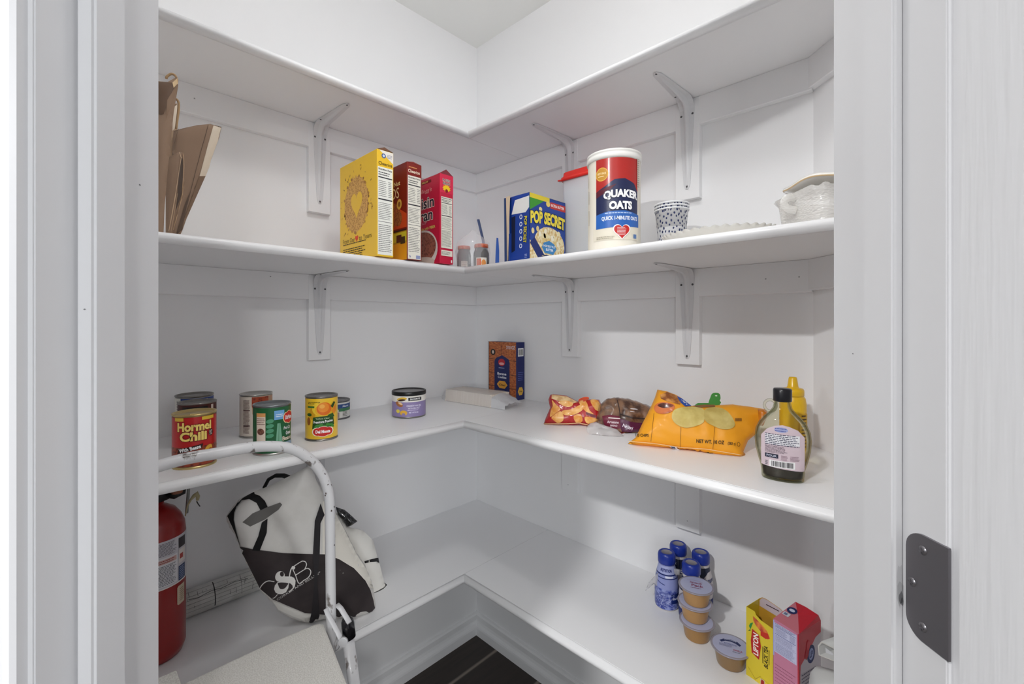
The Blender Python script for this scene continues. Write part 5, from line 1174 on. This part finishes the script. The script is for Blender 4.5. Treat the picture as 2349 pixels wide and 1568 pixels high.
link([(747, 1395), (752, 1408), (775, 1450), (786, 1474)], [.925, .922, .905, .9], .0055, .0022); link([(773, 1386), (782, 1395), (802, 1428)], [.945, .94, .925], .006, .003)
m = MB(); c0 = to_world(786, 1474, .895); m.tube([c0, c0 + FWD * .006], .009, ENP, 20); m.build('pivot', t, world=True)
m = MB(); m.box((.86, -1.17, .28), (1.0, -.89, .30), SV, .004); m.build('lower_step', t, world=True)
# ------------------------------------------------------------------ shake bottles
CAPB = mat('183294', .35, coat=.15, name='blue_cap'); BW = mat('c9c4c6', .35); BN = mat('1a2a6c', .35)
def shake(label, x, y, blue, seed):
    t = thing('shake_bottle', label, 'drink bottle', (x, y, Z4), face_cam(x, y), 'blue-capped drink bottles in a cluster')
    prof = [(.025, 0), (.028, .002), (.0293, .008), (.0295, .05), (.0290, .062), (.0275, .078), (.0235, .095), (.0200, .108), (.0185, .113), (.0185, .120)]
    m = MB(); m.lathe([(0, .001)] + prof, BW, 44)
    def fn(u, v, o):
        r = .03
        for p, q in zip(prof, prof[1:]):
            if p[1] <= v <= q[1]: r = p[0] + (q[0] - p[0]) * (v - p[1]) / (q[1] - p[1])
        a = u / .0308; return Vector(((r + .0003 + o) * math.sin(a), -(r + .0003 + o) * math.cos(a), v))
    A = Art(); W = .085; q = random.Random(seed)
    if blue:
        A.rect(-W, .004, W, .112, mat('8d96cc', .25, coat=.3)); A.rect(-W, .004, W, .055, mix('3a4aa0', '8f9ad0', 120, .3, detail=6)); A.rect(-W, .092, W, .110, 'a4acd8'); A.rect(-W, .089, W, .092, BN, up=False); A.rect(-W, .081, W, .083, BN)
        A.text('NUTRITION', -.002, .101, .007, '1c2a78', w=.038, bold=.05); A.rect(-.004, .084, .02, .0885, 'd8dcf0'); A.rect(.012, .02, .040, .045, BN); A.text('Shake', .026, .033, .005, 'dfe4f8', w=.02); A.line([(-.035, .076), (-.02, .070), (-.005, .067)], .0016, BN)
        for k in range(26): A.line([(q.uniform(-.05, .03), q.uniform(.006, .05)) for _ in (0, 1)], .0005, q.choice(('2a3a90', 'c4caec')))
        A.small(-.03, .012, .005, .04, 7, '26358c', .4, seed=seed)
    else:
        A.poly([(-W, .106), (W, .106), (W, .1), (.024, .096), (.010, .085), (-.004, .076), (-.02, .074), (-W, .076)], mat('1b2440', .3)); A.text('Ensure', .026, .078, .012, '23336e', w=.04, shear=.25); A.rect(-W, .004, W, .03, BN); A.text('MAX', -.012, .096, .006, 'dfe4f0', w=.012); A.small(.01, .04, .05, .066, 6, '7a6a80', .4)
    m.art(A, fn, .005, .006); m.build('bottle_body', t)
    m = MB(); m.lathe([(.0188, .113), (.0215, .1135), (.0222, .116), (.0222, .133), (.0205, .138), (.0185, .140), (.0140, .1405), (.0135, .139), (0, .139)], CAPB, 48, cols=[CAPB] * 7 + [mat('8f8a90', .5)]); m.build('cap', t)
    return t
shake('blue-capped drink bottle with a blue patterned sleeve, front left of the four', .881, -.112, True, 1)
shake('blue-capped drink bottle at the back of the four, nearest the wall on the left', .884, -.048, False, 2)
shake('blue-capped cream drink bottle at the back right of the four', .945, -.049, False, 3)
shake('blue-capped drink bottle directly behind the stack of pudding cups', .948, -.118, False, 4)
t = thing('plastic_wrap', 'torn scrap of clear shrink wrap hanging off the left drink bottle', 'plastic wrap', (.86, -.13, Z4)); pl = Plane((.858, -.140, Z4), (.5, -.86))
P = Pillow(pl, outline_px(pl, [(1480, 1355), (1488, 1335), (1500, 1322), (1512, 1310), (1530, 1300), (1560, 1305), (1560, 1318), (1535, 1322), (1520, 1335), (1510, 1350), (1500, 1338), (1492, 1345)]), .003, .002, .008, .003, 120, 4); m = MB(); P.body(m, mat('c9c8cc', .15, alpha=.5, spec=.8, name='shrink_film'), step=.004); m.build('film', t, world=True)
# ------------------------------------------------------------------ pudding cups
TAN = mat('b98e58', .4, coat=.2, name='tan_cup'); RIM = mat('a09aa4', .2, alpha=.9, name='cup_rim'); LID = mat('b5b8d4', .3, name='foil_lid')
def pud(label, x, y, z, rot, tan=TAN, big=1.0, group='stacked pudding cups', kind=0):
    t = thing('pudding_cup', label, 'pudding cup', (x, y, z), face_cam(x, y, rot), group)
    rt, rb, h = .0345 * big, .0270 * big, .0385; m = MB(); m.lathe([(0, .002), (rb * .8, .002), (rb * .88, 0), (rb * .97, .002), (rb, .004), (rt - .002, h - .003), (rt - .001, h - .001)], tan, 48); m.build('cup_body', t)
    m = MB(); m.lathe([(rt - .002, h - .003), (rt + .0035, h - .002), (rt + .0048, h - .0008), (rt + .0048, h + .0004), (rt + .0036, h + .001), (rt - .002, h + .0008)], RIM, 48); m.build('rim', t)
    m = MB(); m.lathe([(rt + .0005, h + .0009), (rt - .0025, h + .0012), (0, h + .0012)], LID, 48); A = Art()
    if kind == 0: A.text('Snack', 0, .009, .008, '8a3a5c', w=.028, bold=.02); A.text('Pack', .003, -.003, .009, '8a3a5c', w=.026, bold=.03); A.small(-.012, -.016, .016, -.011, 1, '7a3a60'); A.line([(-.02, .017), (.0, .019), (.015, .014)], .0006, '9a5a80')
    else:
        A.poly([(-.022, .008), (-.014, .016), (0, .020), (.014, .017), (.021, .009), (.018, .004), (.010, .010), (0, .0125), (-.010, .0105), (-.018, .004)], '1e2a5c'); A.text('SNACK PACK', 0, .0155, .0035, 'cdd4ee', w=.024, arc=.002); A.text('BUTTERSCOTCH', 0, .003, .004, '3a4a8c', w=.024); A.small(-.022, -.008, .006, .0, 4, '5a5a80', .4); A.text('VANILLA', .014, -.012, .0055, 'a84a5c', w=.018); A.small(.004, -.02, .022, -.017, 1, '3a3a50')
    m.art(A, lambda u, v, o: Vector((u, v, h + .0013 + o))); m.build('foil_lid', t)
px_, py_ = .985, -.176
pud('tan pudding cup at the bottom of the stack of three', px_, py_, Z4, .1, mat('a37a45', .4, coat=.2))
pud('tan pudding cup in the middle of the stack of three', px_ - .006, py_ + .004, Z4 + .0400, -.1)
pud('tan pudding cup on top of the stack of three, its round lid showing', px_ - .003, py_ + .003, Z4 + .0800, .0)
pud('single brown pudding cup beside the yellow tea box', 1.070, -.208, Z4, .0, mat('8d6f48', .35, coat=.3), 1.02, 'stacked pudding cups', 1)
# ------------------------------------------------------------------ tea box, juice carton, white sack
TY = mat('dcc62c', .38, coat=.15); w, d, h = .0545, .050, .143
B = Box('tea_box', 'yellow tea bag box standing on end with its top open, left of the pink carton', 'tea box', (1.104, -.2160, Z4), -.2287, w, d, h, TY)
e = .0008; mm = B.m; KI = mat('c0922c', .7)
mm.prism([(0, 0), (w, 0), (w, h - .004), (w * .8, h + .002), (w * .3, h + .007), (w * .12, h + .006), (0, h)], d - e, d, KI, axis='y'); mm.box((0, e, 0), (e, d - e, h), TY); mm.box((w - e, e, 0), (w, d - e, h - .008), KI); mm.box((e, e, e), (w - e, d - e, e * 2), KI)
mm.prism([(0, 0), (w, 0), (w, h - .016), (w * .55, h - .012), (w * .38, h - .007), (w * .33, h - .001), (0, h)], 0, e, TY, axis='y'); mm.prism([(e, e), (w - e, e), (w - e, h - .017), (w * .55, h - .013), (w * .38, h - .008), (w * .33, h - .002), (e, h - .001)], e, e * 1.5, KI, axis='y')
mm.prism([(.002, h - .014), (w - .001, h - .018), (w - .001, h - .004), (w * .8, h + .0015), (w * .3, h + .0065), (w * .13, h + .005), (.002, h - .002)], d - e * 2, d - e, 'c9bcc4', axis='y'); mm.box((.016, d - e * 2.6, h - .0045), (w - .012, d - e * 2, h - .003), '3a2030')
A = Art(); A.poly([(.014, .131), (.022, .128), (.034, .122), (.043, .116), (.049, .104), (.044, .100), (.034, .101), (.030, .108), (.021, .114), (.015, .122)], mix('b8341a', 'e8862c', 70, .3, coat=.4)); A.poly([(.030, .108), (.044, .112), (.047, .103), (.040, .0985), (.030, .1)], 'c22a14')
A.poly([(.009, .1), (.013, .112), (.015, .118), (.009, .113), (.006, .106)], '2c8a3a'); A.poly([(.004, .094), (.010, .098), (.008, .100)], '1f6a2c')
A.poly([(.012, .054), (.010, .078), (.013, .104), (.027, .099), (.031, .078), (.027, .048)], 'b81f1c'); A.text('LIPTON', .0205, .0765, .0105, 'fbf4ea', w=.044, rot=PI / 2, bold=.03); A.text('BLACK TEA', .041, .063, .008, '241a08', w=.044, rot=PI / 2, shear=.2); A.small(.034, .046, .036, .08, 1, '4a3a10', 1); A.small(.0465, .05, .048, .08, 1, '4a3a10', 1)
A.L += 1; A.poly([(.018, .0), (.028, .014), (.052, .010), (w, .0)], 'e6cf3c'); A.rect(.030, .0, .039, .013, 'c9b8a0'); A.poly([(.0315, .0), (.031, .006), (.0325, .012), (.0375, .011), (.038, .0)], 'a8201c'); A.line([(.004, .02), (.02, .004), (.03, .016)], .0006, '9a8418'); B.front(A); B.done()
PK = mat('c4707c', .4, coat=.2); w, d, h = .047, .074, .170; RDC = mat('b81c2c', .35, coat=.3)
B = Box('juice_carton', 'pink and red drink carton with a nutrition panel, right of the yellow tea box', 'juice carton', (1.1665, -.2640, Z4), -.30, w, d, h, PK)
mm = B.m; vs = [(0, 0, 0), (w, 0, 0), (w, d, 0), (0, d, 0), (0, 0, h), (w, 0, h - .002), (w, d, h), (0, d, h)]; v = mm.verts(vs)
for q, c in (((0, 3, 2, 1), PK), ((0, 1, 5, 4), mat('c27a96', .4, coat=.2)), ((1, 2, 6, 5), mat('bdb6bc', .4)), ((2, 3, 7, 6), RDC), ((3, 0, 4, 7), PK)): mm.face([v[i] for i in q], c)
r0 = mm.verts([(w * .5, d * .55, h + .006), (w * .5, d * .92, h + .014), (w * .05, d * .95, h + .012), (w * .95, d * .95, h + .010)])
mm.face([v[4], v[5], r0[0]], PK); mm.face([v[5], v[6], r0[3], r0[0]], RDC); mm.face([v[4], r0[0], r0[2], v[7]], PK); mm.face([r0[0], r0[3], r0[1]], RDC); mm.face([r0[0], r0[1], r0[2]], RDC); mm.face([v[6], v[7], r0[2], r0[1], r0[3]], RDC)
A = Art(); nutrition(A, .002, h - .062, w - .004, h - .006, '26347c', 'c4c6e0', seed=50); A.L += 2; A.rect(w - .002, 0, w, h - .002, RDC); A.rect(.0, h - .07, .0022, h - .002, 'a8aee0', up=False); A.small(.003, .05, .042, .088, 6, '7a3a50', .12, seed=51); A.text('J U I C E', .022, .052, .004, '4a2030', w=.02); A.text('64 OZ', .022, .040, .004, '4a2030', w=.02); A.small(.004, .01, .04, .035, 5, '7a3a50', .15, seed=52); B.front(A)
A = Art(); A.poly([(0, h - .002), (d, h), (d, h - .022), (d * .75, h - .026), (d * .45, h - .045), (.006, h - .062), (0, h - .12)], RDC); A.poly([(0, 0), (.004, 0), (.004, h - .06), (0, h - .05)], RDC)
A.ell(.040, h - .052, .013, .017, '1e2a5c'); A.ell(.040, h - .052, .008, .011, '8f98c0'); A.text('LP', .040, h - .052, .012, '1e2a5c', w=.011); A.ell(.026, h - .045, .006, .012, 'a8202c', rot=-.3); A.ell(.030, h - .032, .006, .009, 'c23a44'); A.small(.008, .01, d - .006, h - .078, 13, '4a4660', .3, seed=53); B.right(A)
A = Art(); B.done('carton')
m = MB(); A = Art(); A.rect(.003, .022, .015, .032, 'c4c8d0'); A.rect(.005, .024, .011, .030, '6a7290'); A.ell(.011, .043, .0085, .0095, '1e2a5c'); A.L += 1; A.ell(.011, .043, .005, .004, 'c4c8dc'); m.art(A, lambda u, v, o: Vector((u, v, h - .033 * u + .1665 * v + .0006 + o))); m.build('top_print', B.t)
# white paper sack and folded sleeve
SK = mat('bfbfbd', .75, bump=.3, bscale=60, name='white_sack_paper')
t = thing('flour_sack', 'white paper sack with a small blue-printed panel at the far right of the lowest shelf', 'flour sack', (1.285, -.330, Z4), face_cam(1.285, -.330, .2)); m = MB()
def sring(k, z, s_): return [(x * k + noise.noise(Vector((x * 30, y * 30, z * 20 + s_))) * .003, y * k + noise.noise(Vector((x * 30, z * 30, y * 20))) * .003, z) for x, y in rrect(.046, .035, .014)]
loft(m, [sring(.93, .0, 0), sring(1, .006, 1), sring(1.03, .05, 2), sring(1.0, .10, 3), sring(.96, .135, 4), sring(.80, .150, 5), sring(.3, .156, 6)], SK)
A = Art(); A.poly([(-.026, .10), (-.022, .126), (.02, .122), (.016, .096)], '2a3468'); A.poly([(-.0245, .101), (-.021, .1245), (.019, .1207), (.015, .0975)], 'c4c6d8'); A.text('Nutrition', -.002, .117, .006, '1c2658', w=.032, rot=-.1, bold=.04); A.small(-.02, .101, .012, .111, 3, '2a3468', .5); m.art(A, lambda u, v, o: Vector((u, -.0375 - o, v))); m.build('sack_body', t)
t = thing('folded_paper_bag', 'white folded paper sleeve with an open end, lying above the flour sack', 'paper bag', (1.30, -.30, Z4 + .158)); m = MB(); pl = Plane((1.262, -.322, Z4 + .17), (.55, -.83))
o = [(1876, 1480), (1884, 1470), (1915, 1487), (1945, 1503), (1950, 1530), (1915, 1517), (1878, 1502)]; uv = [pl.pix(*p) for p in o]; bk = Vector((.055, .075, .018)); n = len(uv)
fo = m.verts([pl.at(u, v) for u, v in uv]); cu = sum(u for u, v in uv) / n; cv_ = sum(v for u, v in uv) / n; fi = m.verts([pl.at(cu + (u - cu) * .93, cv_ + (v - cv_) * .86) for u, v in uv]); bo = m.verts([pl.at(u, v) + bk for u, v in uv]); bi = m.verts([pl.at(cu + (u - cu) * .8, cv_ + (v - cv_) * .7) + bk * .7 for u, v in uv])
for i in range(n):
    j = (i + 1) % n; m.face([fo[i], fo[j], fi[j], fi[i]], mat('cfccc6', .7)); m.face([fo[i], fo[j], bo[j], bo[i]], SK, True); m.face([fi[i], fi[j], bi[j], bi[i]], SK)
m.face(bo, SK); m.face(bi, mat('a5a39e', .8)); m.build('sleeve', t, world=True)
m = MB(); m.poly([pl.at(*pl.pix(1889, 1500), -.004), pl.at(*pl.pix(1891, 1478), -.004), pl.at(*pl.pix(1896, 1488), -.004), pl.at(*pl.pix(1915, 1503), -.004), pl.at(*pl.pix(1912, 1512), -.004)], mat('d2d2d6', .7)); m.build('inner_fold', t, world=True)
